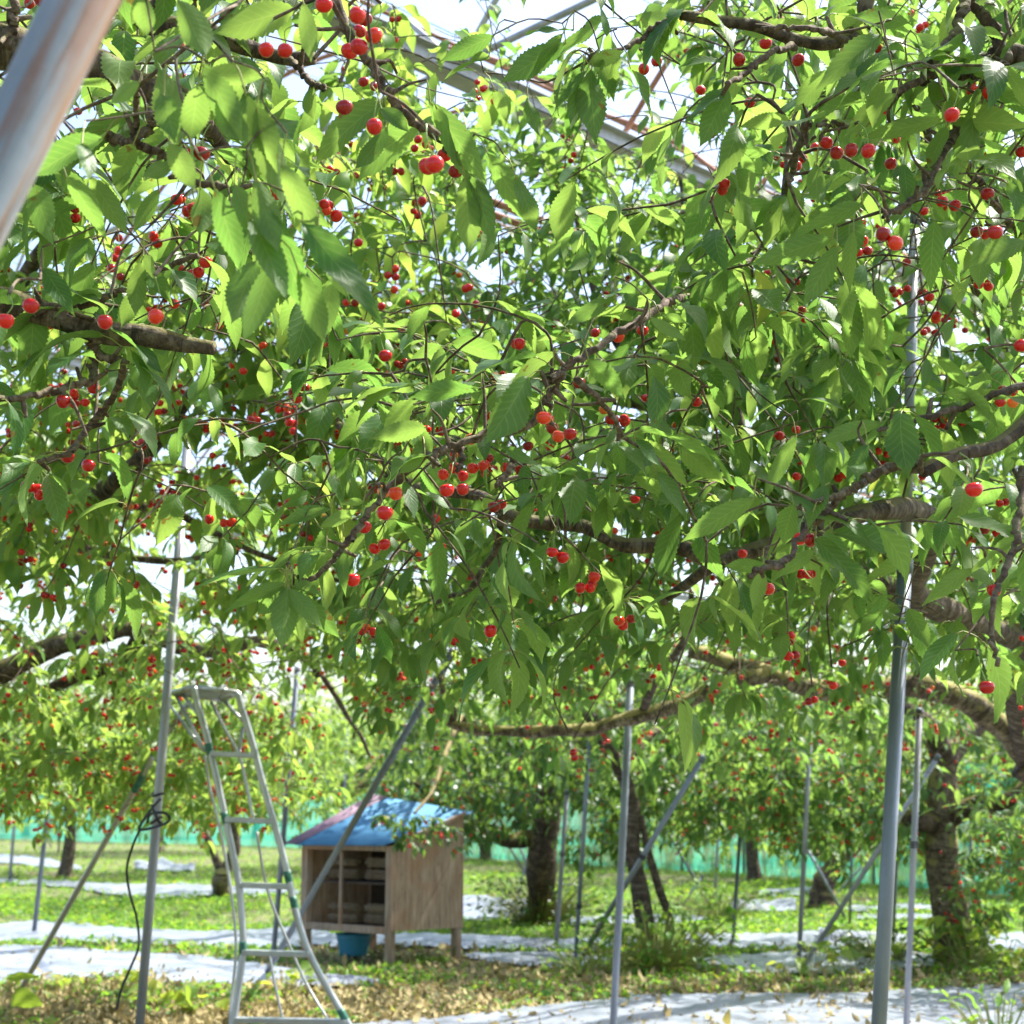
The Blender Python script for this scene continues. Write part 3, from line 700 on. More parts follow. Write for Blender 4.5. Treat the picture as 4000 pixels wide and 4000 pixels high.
# dry leaf litter
px, py, P = scatter(60000, (3680, 4250), pw=.9)
den = np.interp(py, [3690, 3760, 3860, 4250], [.5, .9, 1, 1]) * np.where((px > 2000) & (py < 3830), .7, 1)
os_ = on_sheet(px, py)
k = (~os_ & (R.random(len(px)) < den)) | (os_ & (R.random(len(px)) < .045))
P = P[k]; o_ = os_[k]; P[:, 2] += np.where(o_, .035, R.uniform(.004, .03, len(P))); n = len(P)
D = R.normal(0, 1, (n, 3)); D[:, 2] = R.normal(0, .14, n); L_ = R.gamma(4, .014, n).clip(.015, .12)
V, Q, uv, rr = leaves(P, D, np.tile([0, 0, 1.], (n, 1)) * R.choice([1, -1], n)[:, None] + R.normal(0, .32, (n, 3)), L_, L_ * R.uniform(.25, .6, n), 0, R.random(n), bend=R.uniform(.3, 2.2, n))
tag(make('leaf_litter', V, Q, M['litter'], None, uv=uv, rnd=rr), kind='stuff')

# green net fence across the back
m, n, l, b = mat('teal windbreak net')
f = noise(n, l, 1.5, 4)
l.new(ramp(n, l, f, [(.38, (.012, .17, .13)), (.62, (.04, .42, .34))]), b.inputs['Base Color']); b.inputs['Roughness'].default_value = .6  # darker teal patches put the shade of folds into the net colour
tr = n.new('ShaderNodeBsdfTranslucent'); tr.inputs[0].default_value = (.05, .52, .42, 1)
tp = n.new('ShaderNodeBsdfTransparent'); m1 = n.new('ShaderNodeMixShader'); m1.inputs[0].default_value = .5; m2 = n.new('ShaderNodeMixShader'); m2.inputs[0].default_value = .34
l.new(b.outputs[0], m1.inputs[1]); l.new(tr.outputs[0], m1.inputs[2]); l.new(m1.outputs[0], m2.inputs[1]); l.new(tp.outputs[0], m2.inputs[2]); l.new(m2.outputs[0], n['Material Output'].inputs['Surface'])
M['net'] = m
base = resample([G(x, y) for x, y in [(-900,3262),(-200,3272),(400,3290),(1000,3305),(1600,3335),(2200,3375),(2700,3405),(3150,3432),(3700,3480),(4300,3525),(4900,3570)]], 420)
rows = 9; V = []
for a, p in enumerate(base):
    hgt = (1.25 + .45 * min(1, a / 260)) + .12 * math.sin(a * .13) - .10 * abs(math.sin(a * .11))
    for e in range(rows):
        v = e / (rows - 1); wv = .09 * math.sin(a * .9 + 2 * v) * (1 - .4 * v) + .05 * math.sin(a * 2.3 + v)
        V.append(p + np.array([R.normal(0, .01), wv, v * hgt]))
ii, jj = np.meshgrid(np.arange(len(base) - 1), np.arange(rows - 1), indexing='ij'); q0 = (ii * rows + jj).ravel()
netf = thing('net_fence', 'long teal windbreak net hung along the far side of the orchard', 'fence', tuple(base[200]))
make('netting', V, np.stack([q0, q0 + rows, q0 + rows + 1, q0 + 1], -1), M['net'], netf)
for a in range(6, len(base), 22): pipe('post', [base[a] + (0, -.12, 0), base[a] + (0.02, -.12, 1.85)], .024, M['pole'], netf, S=8)
pipe('top_cable', [p + np.array([0, -.05, 1.80 - .10 * abs(math.sin(k * 1.21))]) for k, p in enumerate(base[::11])], .006, M['pole_dark'], netf, S=5)

# ------------------------------------------------------------------ cherry trees
def LP(lst): return [W(*q) for q in lst]
# T0 : the tree whose trunk stands just outside the frame on the left
T0 = Tree('near cherry tree reaching in from the left with the largest hanging leaves', (-1.75, 1.7, 0))
tk = np.array([-1.75, 1.7, 0.])
T0.limb([tk, tk + (.03, .02, .7), tk + (-.02, .05, 1.35)], .12, .10, 'trunk', bark='bark_dark')
c0 = tk + (-.02, .05, 1.35)
T0.limb([c0, W(-900, 700, 2.1), W(-350, 300, 2.15), W(0, 205, 2.2), W(250, 265, 2.25), W(520, 330, 2.3), W(760, 430, 2.5), W(900, 640, 2.7)], .048, .012)
T0.limb([c0, W(-900, 1300, 2.3), W(-350, 1180, 2.45), W(0, 1150, 2.5), W(230, 1205, 2.5), W(400, 1262, 2.5), W(560, 1272, 2.5), W(700, 1310, 2.5), W(850, 1330, 2.5)], .030, .0125, 'bough', K=40)
T0.limb([W(-350, 300, 2.15), W(0, -250, 2.4), W(440, -30, 2.5), W(560, 70, 2.5), W(700, 110, 2.5), W(830, 160, 2.5), W(1000, 200, 2.55), W(1120, 225, 2.55), W(1230, 235, 2.55)], .024, .010, 'bough', K=40)
T0.limb([W(560, 70, 2.5), W(760, -120, 2.45), W(1100, -190, 2.35), W(1300, -130, 2.3)], .014, .009, 'bough')
A = T0.along
A(LP([(1300,-130,2.3),(1345,110,2.3),(1425,215,2.3),(1510,350,2.3),(1595,465,2.32),(1685,520,2.34),(1770,600,2.35),(1810,625,2.36)]), .0085, .0045, step=.10, per=(0, 2))
A(LP([(1130,228,2.55),(1180,280,2.5),(1230,330,2.48),(1270,345,2.46)]), .006, .0045, step=.05, per=(1, 3))
A(LP([(880,105,2.5),(1010,80,2.45),(1115,40,2.42),(1140,30,2.4)]), .005, .004, step=.05, per=(0, 2))
A(LP([(620,345,2.3),(600,450,2.2),(590,500,2.2),(520,560,2.18)]), .007, .006, step=.05, per=(1, 2))
A(LP([(360,520,2.3),(430,540,2.25),(500,560,2.2),(600,590,2.2),(680,640,2.2),(750,700,2.2),(850,725,2.2),(930,742,2.2)]), .0075, .0045, step=.05, per=(1, 3))
A(LP([(515,560,2.2),(535,470,2.2),(530,380,2.15),(540,330,2.1)]), .005, .004, step=.05, per=(1, 3))
A(LP([(-60,1180,2.5),(90,1195,2.5),(250,1195,2.48),(390,1175,2.46),(500,1125,2.45),(620,1060,2.44),(770,992,2.42)]), .006, .0045, step=.05, per=(1, 3))
A(LP([(355,1250,2.5),(360,1350,2.5),(385,1390,2.5),(450,1405,2.5),(478,1425,2.5),(470,1490,2.55),(410,1600,2.6),(370,1650,2.7)]), .008, .005, step=.06, per=(1, 3))
A(LP([(370,1310,2.5),(368,1430,2.5),(345,1490,2.45),(190,1530,2.4),(60,1560,2.35),(-60,1540,2.3)]), .007, .0045, step=.05, per=(1, 3))
A(LP([(410,1600,2.6),(330,1690,2.6),(290,1760,2.55),(230,1780,2.5),(150,1800,2.5)]), .005, .0035, step=.045, per=(2, 3))
A(LP([(30,180,2.2),(50,60,2.2),(60,-80,2.2)]), .009, .006, step=.05, per=(1, 3))
T0.fillpx(52, (-350, 1050), (-250, 1000), (2.3, 3.3), nodes=(2, 4), chp=.12, droop=(.1, 1.1))
T0.fillpx(30, (-350, 1500), (900, 1900), (2.9, 3.7), nodes=(2, 4), chp=.2, droop=(.1, 1.1))
T0.fill([np.array([R.uniform(-2.6, -.9), R.uniform(.3, 3.4), R.uniform(2.3, 3.3)]) for _ in range(46)] + [np.array([R.uniform(-1.4, .2), R.uniform(.4, 2.6), R.uniform(2.75, 3.5)]) for _ in range(46)], ln=(.25, .5), nodes=(3, 5))  # unseen sprays above the lens, added to shade the near leaves

# T2 : tree just outside the frame on the right
T2 = Tree('near cherry tree reaching in from the right over the thick grey pipe', (1.95, 2.5, 0))
tk = np.array([1.95, 2.5, 0.])
T2.limb([tk, tk + (-.03, .02, .7), tk + (.02, .05, 1.45)], .12, .10, 'trunk', bark='bark_dark')
c2 = tk + (.02, .05, 1.45)
T2.limb([c2, W(4900, 1200, 2.6), W(4400, 500, 2.65), W(4050, 240, 2.7), W(3930, 240, 2.7), W(3860, 240, 2.7), W(3760, 230, 2.72)], .032, .012, 'bough', K=36)
T2.limb([W(4400, 500, 2.65), W(4100, -200, 2.6), W(3700, -250, 2.6), W(3400, -60, 2.62), W(3350, 130, 2.6), W(3235, 205, 2.58), W(3100, 150, 2.56), W(2950, 110, 2.54), W(2780, 88, 2.5), W(2640, 88, 2.5)], .016, .0075, 'bough', K=50)
T2.limb([c2, W(4900, 2000, 2.5), W(4350, 1500, 2.4), W(4000, 1680, 2.35), W(3820, 1775, 2.32), W(3640, 1840, 2.3)], .017, .0085, 'bough', K=36)
B2 = T2.along
B2(LP([(3640,1840,2.3),(3560,1812,2.3),(3460,1825,2.3),(3380,1880,2.3),(3300,1925,2.3),(3230,2000,2.3),(3150,2065,2.28),(3060,2200,2.26),(2985,2220,2.25),(2930,2250,2.25)]), .0085, .004, step=.06, per=(1, 3))
B2(LP([(3300,1925,2.3),(3225,1950,2.28),(3190,1960,2.26)]), .005, .004, step=.06, per=(0, 2))
B2(LP([(4300,1440,2.4),(4000,1505,2.4),(3800,1575,2.4),(3600,1638,2.4),(3430,1680,2.38)]), .007, .004, step=.05, per=(2, 3))
B2(LP([(2640,88,2.5),(2560,105,2.5),(2500,150,2.5),(2440,190,2.48)]), .0065, .004, step=.045, per=(2, 4))
B2(LP([(2440,190,2.48),(2330,230,2.46),(2280,250,2.45)]), .004, .003, step=.04, per=(3, 4), droop=(.5, 1.3), skip=0)
B2(LP([(3110,180,2.56),(3040,190,2.5),(2960,240,2.48),(2900,290,2.45),(2840,330,2.4)]), .006, .004, step=.06, per=(1, 3))
B2(LP([(3320,170,2.6),(3270,140,2.55),(3200,115,2.5),(3100,110,2.5),(2980,115,2.5)]), .006, .004, step=.06, per=(1, 3))
B2(LP([(3760,230,2.72),(3730,290,2.65),(3850,290,2.6),(3850,330,2.6),(3800,430,2.58),(3745,500,2.56),(3710,560,2.54),(3660,660,2.5),(3630,720,2.48),(3560,790,2.44),(3500,818,2.42),(3475,830,2.4)]), .009, .0045, step=.075, per=(1, 3))
B2(LP([(3730,290,2.65),(3690,300,2.6),(3640,295,2.55),(3500,370,2.5),(3400,460,2.5),(3270,480,2.48),(3150,490,2.5)]), .007, .004, step=.06, per=(1, 3))
B2(LP([(3780,-100,2.7),(3770,10,2.65),(3740,110,2.6),(3690,190,2.58),(3640,240,2.55),(3600,320,2.55)]), .010, .008, step=.06, per=(1, 3))
B2(LP([(3930,230,2.7),(3870,100,2.7),(3800,20,2.7),(3760,-100,2.7)]), .011, .008, step=.08, per=(1, 3))
B2(LP([(3720,560,2.9),(3770,640,2.9),(3830,720,2.9),(3880,800,2.9),(3960,880,2.9),(4060,960,2.9)]), .008, .006, step=.08, per=(1, 2))
B2(LP([(4000,1830,2.35),(3990,1950,2.33),(3970,2050,2.3),(3955,2160,2.28),(3905,2270,2.26),(3880,2350,2.25),(3875,2480,2.25),(3900,2600,2.25)]), .0065, .0035, step=.08, per=(1, 3), skip=.3)
B2(LP([(3150,490,2.5),(3080,700,3.1),(3000,930,3.3),(2800,1120,3.1),(2600,1180,2.6)]), .0065, .0065, step=.05, per=(1, 3))
B2(LP([(2600,1180,2.6),(2500,1250,2.5),(2410,1300,2.45),(2300,1380,2.4),(2200,1450,2.38),(2150,1500,2.36),(2150,1600,2.35)]), .0075, .004, step=.06, per=(1, 3))
B2(LP([(2200,1450,2.38),(2120,1580,2.4),(2060,1665,2.4),(1900,1695,2.38),(1760,1750,2.36),(1680,1780,2.35),(1570,1860,2.35),(1480,1960,2.35),(1400,2060,2.35),(1340,2130,2.35)]), .007, .005, step=.055, per=(1, 3))
B2(LP([(1340,2130,2.35),(1290,2200,2.35),(1200,2270,2.34),(1130,2300,2.33)]), .0048, .0035, step=.05, per=(1, 3), skip=0)
B2(LP([(1800,1740,2.38),(1805,1800,2.36),(1780,1840,2.35)]), .0045, .004, step=.06, per=(0, 2))
B2(LP([(2250,1480,2.4),(2380,1600,2.45),(2430,1710,2.5)]), .005, .004, step=.06, per=(1, 3))
B2(LP([(2010,1790,2.45),(1980,1850,2.44),(1940,1900,2.42)]), .006, .004, step=.05, per=(1, 3))
T2.fillpx(40, (2600, 4350), (-250, 900), (2.5, 3.4), nodes=(2, 4), chp=.10, droop=(-.1, 1.05))
T2.fillpx(30, (2700, 4350), (800, 2250), (2.6, 3.5), nodes=(2, 4), chp=.10, droop=(-.1, 1.0))
T2.fillpx(44, (1450, 2950), (1250, 2150), (2.6, 3.5), nodes=(2, 4), chp=.10, droop=(-.2, .85))
T2.fill([np.array([R.uniform(.9, 2.8), R.uniform(.8, 4.0), R.uniform(2.4, 3.4)]) for _ in range(46)] + [np.array([R.uniform(.2, 1.6), R.uniform(.6, 2.8), R.uniform(2.8, 3.5)]) for _ in range(40)], ln=(.25, .5), nodes=(3, 5))  # extra twigs overhead, out of view, added to shade the foreground

# T1 : old spreading tree, trunk at the right edge
T1 = Tree('old spreading cherry tree at the right edge, mossy limbs propped on pipes', tuple(G(4420, 4075)), maxd=1.2)
tr = G(4420, 4075); jt = W(4010, 2960, 8.2)
T1.limb([tr, tr + (.0, .03, .6), tr + (-.12, .02, .9), W(4130, 3100, 8.2), jt], .15, .12, 'trunk', bark='bark_dark', S=16)
T1.limb([jt, W(3930, 2850, 8.1), W(3830, 2760, 8.1), W(3700, 2705, 8.1), W(3540, 2690, 8.1), W(3350, 2720, 8.1), W(3150, 2690, 8.1), W(2960, 2620, 8.1), W(2800, 2570, 8.1), W(2700, 2545, 8.1)], .068, .036, bark='bark_moss', K=60, wob=.12)
T1.limb([W(2990, 2635, 8.1), W(2850, 2650, 8.1), W(2700, 2710, 8.1), W(2500, 2790, 8.1), W(2350, 2830, 8.1), W(2200, 2855, 8.1), W(2030, 2855, 8.15), W(1870, 2850, 8.2), W(1750, 2830, 8.25)], .042, .026, bark='bark_moss', K=60, wob=.12)
T1.limb([W(1760, 2835, 8.25), W(1765, 2760, 8.2), W(1730, 2680, 8.1), W(1700, 2600, 8.0)], .020, .010, 'bough')
T1.limb([W(2490, 2795, 8.1), W(2520, 2740, 8.0), W(2600, 2630, 7.6), W(2680, 2450, 7.2), W(2700, 2330, 6.8)], .024, .013, 'bough')
T1.limb([jt, W(3990, 2700, 7.6), W(4010, 2520, 7.0), W(3850, 2460, 6.4), W(3700, 2400, 6.0), W(3590, 2310, 5.6), W(3640, 2170, 5.2), W(3680, 2050, 4.75), W(3590, 1985, 4.35), W(3450, 1990, 4.0)], .065, .026, K=50)
T1.limb([W(3450, 1990, 4.0), W(3330, 2010, 3.9), W(3200, 2060, 3.85), W(2950, 2150, 3.85), W(2800, 2200, 3.9), W(2690, 2260, 4.0), W(2600, 2350, 4.2)], .026, .013, K=40)
T1.limb([W(2800, 2200, 3.9), W(2600, 2165, 3.9), W(2400, 2130, 3.9), W(2200, 2090, 3.9), W(2050, 2050, 3.9), W(1900, 1980, 3.9), W(1760, 1930, 3.95), W(1620, 1910, 4.0), W(1510, 1830, 4.1), W(1430, 1760, 4.2), W(1300, 1670, 4.3)], .021, .011, K=60, wob=.12)
T1.limb([W(1960, 2010, 3.9), W(1955, 2100, 3.95), W(1910, 2220, 4.0), W(1860, 2310, 4.1), W(1780, 2330, 4.2), W(1700, 2370, 4.3)], .010, .006, 'bough')
T1.limb([W(2600, 2350, 4.2), W(2450, 2340, 4.3), W(2300, 2260, 4.4), W(2150, 2150, 4.5)], .011, .006, 'bough')
T1.limb([W(3700, 2400, 6.0), W(3300, 2200, 5.9), W(2950, 1950, 5.8), W(2600, 1600, 5.9), W(2350, 1250, 6.0), W(2250, 850, 6.1)], .045, .010, K=40)
T1.limb([W(2950, 1950, 5.8), W(2850, 1500, 5.8), W(2700, 1100, 5.9), W(2650, 700, 6.0)], .020, .006, 'bough')
T1.limb([W(2600, 1600, 5.9), W(2100, 1500, 5.8), W(1700, 1300, 5.6), W(1450, 1200, 5.5)], .022, .008, 'bough')
T1.limb([W(4010, 2520, 7.0), W(4100, 1900, 6.4), W(3900, 1300, 5.8), W(3650, 700, 5.2), W(3500, 300, 4.9), W(3000, 50, 4.8)], .042, .010, K=40)
T1.limb([W(3550, 2690, 8.05), W(3620, 2560, 7.7), W(3720, 2420, 7.3), W(3690, 2290, 7.0)], .020, .010, 'bough', bark='bark_dark')
T1.limb([W(3180, 2640, 8), W(3190, 2500, 7.6), W(3200, 2340, 7.2), W(3180, 2240, 6.9)], .014, .008, 'bough')
T1.fillpx(165, (1350, 4250), (1300, 2420), (3.6, 5.3), nodes=(3, 5), chp=.12, per=(3, 6), L=.10)
T1.fillpx(110, (2600, 4250), (-100, 1300), (3.8, 5.2), nodes=(3, 5), chp=.12, per=(3, 6), L=.10)
T1.fillpx(70, (1700, 3000), (150, 900), (5.2, 6.8), nodes=(4, 6), chp=.05, ln=(.3, .5), up=.5, sag=.3, per=(3, 5), L=.10)
T1.fillpx(200, (1350, 3500), (450, 1500), (5.0, 7.0), nodes=(4, 6), chp=.08, ln=(.3, .55), up=.5, sag=.3, per=(3, 5), L=.10)
T1.fillpx(200, (1500, 4200), (1100, 2300), (5.2, 7.2), nodes=(4, 6), chp=.2, per=(3, 5), L=.10)
T1.fillpx(270, (1450, 4250), (2150, 2700), (6.2, 8.8), nodes=(4, 6), chp=.4, per=(3, 5), L=.10)
T1.fillpx(60, (1600, 4250), (2620, 2840), (7.9, 8.8), nodes=(2, 4), chp=.35)

# T3 : spreading tree on the left, behind the ladder pole
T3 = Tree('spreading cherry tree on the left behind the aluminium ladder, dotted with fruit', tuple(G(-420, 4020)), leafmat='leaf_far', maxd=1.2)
tl = G(-420, 4020); jl = W(-380, 2900, 9.0)
T3.limb([tl, tl + (.02, 0, .7), jl], .16, .14, 'trunk', bark='bark_dark', S=16)
T3.limb([jl, W(-150, 2700, 8.9), W(50, 2590, 8.8), W(230, 2510, 8.8), W(420, 2465, 8.8), W(560, 2470, 8.8), W(700, 2515, 8.8), W(880, 2520, 8.8), W(1030, 2500, 8.8), W(1180, 2560, 8.8), W(1260, 2640, 8.8)], .072, .026, K=60, bark='bark', wob=.12)
T3.limb([W(560, 2470, 8.8), W(470, 2600, 8.9), W(300, 2650, 9.0), W(120, 2720, 9.1), W(-100, 2750, 9.2)], .05, .022, K=30, bark='bark_dark')
T3.limb([W(-150, 2700, 8.9), W(-60, 2300, 7.6), W(120, 2010, 6.8), W(330, 1960, 6.2), W(500, 1840, 5.9), W(660, 1660, 5.7), W(860, 1400, 5.5), W(1100, 1150, 5.5)], .06, .014, K=50)
T3.limb([W(-60, 2300, 7.6), W(30, 2120, 7.2), W(300, 2140, 7.0), W(460, 2150, 6.9), W(700, 2180, 6.8), W(900, 2140, 6.8)], .03, .010, 'bough', K=30)
T3.limb([W(-60, 2300, 7.6), W(-100, 1700, 6.2), W(100, 1100, 5.2), W(500, 700, 4.8), W(900, 600, 4.8)], .04, .010, K=30)
T3.limb([W(330, 1960, 6.2), W(640, 1990, 6.3), W(800, 2050, 6.4), W(1000, 2150, 6.4), W(1250, 2250, 6.5), W(1500, 2330, 6.8)], .02, .008, 'bough', K=30)
T3.limb([W(1260, 2640, 8.8), W(1330, 2750, 8.8), W(1400, 2860, 8.9), W(1440, 2940, 8.9)], .018, .009, 'bough')
T3.fillpx(125, (-300, 1700), (0, 1300), (4.2, 5.6), nodes=(3, 5), chp=.2)
T3.fillpx(220, (-300, 1700), (1100, 2100), (4.6, 6.8), nodes=(3, 6), chp=.5, per=(3, 5), L=.10)
T3.fillpx(350, (-350, 1800), (1800, 2700), (6.4, 9.6), nodes=(4, 6), chp=.6, per=(3, 5), L=.10)
T3.fillpx(150, (-350, 1200), (2600, 2960), (8.6, 10.4), nodes=(3, 5), chp=.6)
T3.fillpx(210, (-350, 1150), (2850, 3130), (9.0, 11.5), nodes=(3, 5), chp=.5)

# deeper trees, each with its own trunk
def crown(T, c, rx, rz, z0, n, chp=.2, **kw):
    P = R.normal(0, 1, (n, 3)); P = nrm(P) * (R.random((n, 1)) ** .33); P[:, 2] = P[:, 2] * rz + z0 + rz * .9; P[:, :2] *= rx
    P[:, 2] -= .10 * (np.hypot(P[:, 0], P[:, 1]) / rx) ** 2
    P[:, :2] += np.asarray(c)[:2]; T.fill(P, nodes=(4, 6), ln=(.3, .6), chp=chp, L=.12, check=True, **kw)
# dark tree behind the wooden box
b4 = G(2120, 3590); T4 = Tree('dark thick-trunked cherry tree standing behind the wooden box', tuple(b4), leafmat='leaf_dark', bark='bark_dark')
D4 = 15.9
T4.limb([b4 - (0, 0, .05), W(2110, 3400, D4), W(2130, 3200, D4), W(2140, 3030, D4)], .15, .13, 'trunk', S=16)
T4.limb([W(2080, 3270, D4), W(1990, 3290, D4 - .1), W(1900, 3245, D4 - .3), W(1850, 3230, D4 - .5)], .09, .05)
T4.limb([W(2140, 3040, D4), W(2000, 2900, D4 - .8), W(1800, 2800, D4 - 1.4)], .11, .03); T4.limb([W(2140, 3040, D4), W(2300, 2900, D4 - .3), W(2500, 2800, D4)], .11, .03)
T4.limb([W(2140, 3040, D4), W(2100, 2800, D4 + .8), W(2150, 2600, D4 + 1.5)], .10, .03)
T4.limb([W(1800, 2800, D4 - 1.4), W(1740, 2950, 13.2), W(1690, 3090, 12.4), W(1620, 3180, 12.0)], .026, .010, 'bough')
T4.fill([W(R.uniform(1490, 1720), R.uniform(3170, 3260), R.uniform(11.7, 12.1)) for _ in range(14)], nodes=(3, 4), ln=(.12, .25), chp=.3, check=False, L=.09)
T4.limb([W(1850, 3230, D4 - .5), W(1700, 3120, D4 - 1.3), W(1620, 3050, D4 - 1.9)], .045, .02)
T4.fillpx(360, (1560, 2620), (2620, 3120), (13.2, 17.5), nodes=(4, 6), ln=(.3, .5), chp=.2, check=False, L=.12)
T4.fillpx(90, (1480, 2080), (3040, 3240), (13.6, 15.2), nodes=(3, 4), ln=(.2, .35), chp=.25, check=False)
T4.fillpx(70, (2200, 2640), (3050, 3330), (14.2, 15.5), nodes=(3, 4), ln=(.2, .35), chp=.1, check=False)
# leaning tree with sprouting base
b5 = G(2545, 3745); T5 = Tree('slim leaning cherry tree with two stems and leafy sprouts at its foot', tuple(b5))
d5 = 12.7
T5.limb([b5 - (0, 0, .05), W(2525, 3600, d5), W(2490, 3450, d5), W(2462, 3300, d5), W(2465, 3150, d5), W(2410, 3000, d5), W(2350, 2880, d5 - .3), W(2300, 2780, d5 - .6)], .075, .05, 'trunk', K=40)
T5.limb([b5 + (.10, .02, -.04), W(2590, 3600, d5), W(2560, 3450, d5), W(2510, 3300, d5), W(2490, 3180, d5)], .04, .026, 'stem', K=26)
T5.limb([W(2410, 3000, d5), W(2550, 2850, d5 + .6), W(2750, 2750, d5 + 1)], .05, .02)
T5.fillpx(230, (2050, 3000), (2500, 2960), (11, 14), nodes=(4, 6), chp=.26, check=False)
# thick trunk on the right
b6 = G(3735, 3745); T6 = Tree('stout cherry tree with a banded mossy trunk on the right', tuple(b6))
d6 = 12.6
T6.limb([b6 - (0, 0, .05), W(3720, 3600, d6), W(3690, 3400, d6), W(3680, 3250, d6), W(3690, 3100, d6), W(3690, 2960, d6)], .15, .115, 'trunk', K=40, S=18, bark='bark_moss')
T6.limb([W(3690, 3230, d6), W(3560, 3200, d6 - .1), W(3420, 3160, d6 + .2), W(3300, 3080, d6 + .5)], .10, .03, bark='bark_dark')
T6.limb([W(3700, 3200, d6), W(3800, 3150, d6 - .2), W(3900, 3130, d6 - .4), W(4050, 3020, d6 - .5)], .09, .04, bark='bark_dark')
T6.limb([W(3690, 2970, d6), W(3600, 2800, d6 - .4), W(3400, 2700, d6 - .8)], .10, .03); T6.limb([W(3690, 2970, d6), W(3850, 2800, d6 + .4), W(4050, 2650, d6 + .8)], .10, .03)
T6.fillpx(260, (2900, 4300), (2550, 3080), (10.8, 14.5), nodes=(4, 6), chp=.42, check=False)
T5.fillpx(130, (2600, 3200), (2930, 3230), (12.5, 15), nodes=(4, 6), chp=.3, check=False)
T6.fillpx(150, (2950, 3640), (2980, 3260), (12.5, 15), nodes=(4, 6), chp=.4, check=False)
T6.fillpx(150, (3760, 4350), (3050, 3480), (10.2, 13.0), nodes=(3, 5), chp=.42, check=False)
T6.fillpx(14, (3640, 3900), (3470, 3600), (12.0, 12.4), nodes=(2, 4), ln=(.15, .25), chp=.7, check=False)
T6.fillpx(22, (3380, 3640), (3080, 3330), (13, 15), nodes=(3, 5), chp=.3, check=False)
# small dark tree
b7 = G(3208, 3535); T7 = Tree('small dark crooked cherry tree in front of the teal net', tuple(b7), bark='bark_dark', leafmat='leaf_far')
d7 = 19
T7.limb([b7 - (0, 0, .05), W(3225, 3450, d7), W(3258, 3385, d7), W(3262, 3330, d7), W(3270, 3260, d7)], .15, .10, 'trunk')
T7.limb([W(3255, 3390, d7), W(3215, 3350, d7), W(3160, 3320, d7)], .07, .04); T7.limb([W(3260, 3370, d7), W(3310, 3340, d7), W(3370, 3280, d7)], .08, .04)
T7.fillpx(150, (2750, 3720), (2900, 3300), (17, 21), nodes=(4, 6), chp=.2, check=False)
# forked tree left
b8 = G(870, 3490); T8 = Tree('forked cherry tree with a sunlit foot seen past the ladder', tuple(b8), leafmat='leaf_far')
d8 = 20.5
T8.limb([b8 - (0, 0, .05), W(868, 3440, d8), W(875, 3400, d8)], .12, .10, 'trunk', bark='bark_moss')
T8.limb([W(875, 3410, d8), W(910, 3300, d8), W(895, 3150, d8), W(860, 3000, d8), W(870, 2850, d8)], .08, .05); T8.limb([W(868, 3415, d8), W(820, 3300, d8), W(770, 3215, d8), W(690, 3190, d8)], .06, .03)
T8.fillpx(200, (450, 1350), (2820, 3160), (18, 23), nodes=(4, 6), chp=.08, check=False)
T8.fillpx(12, (640, 820), (3150, 3230), (19, 20), nodes=(3, 4), chp=.0, check=False)
for T in (T0, T1, T2, T3, T4, T5, T6, T7, T8): pass

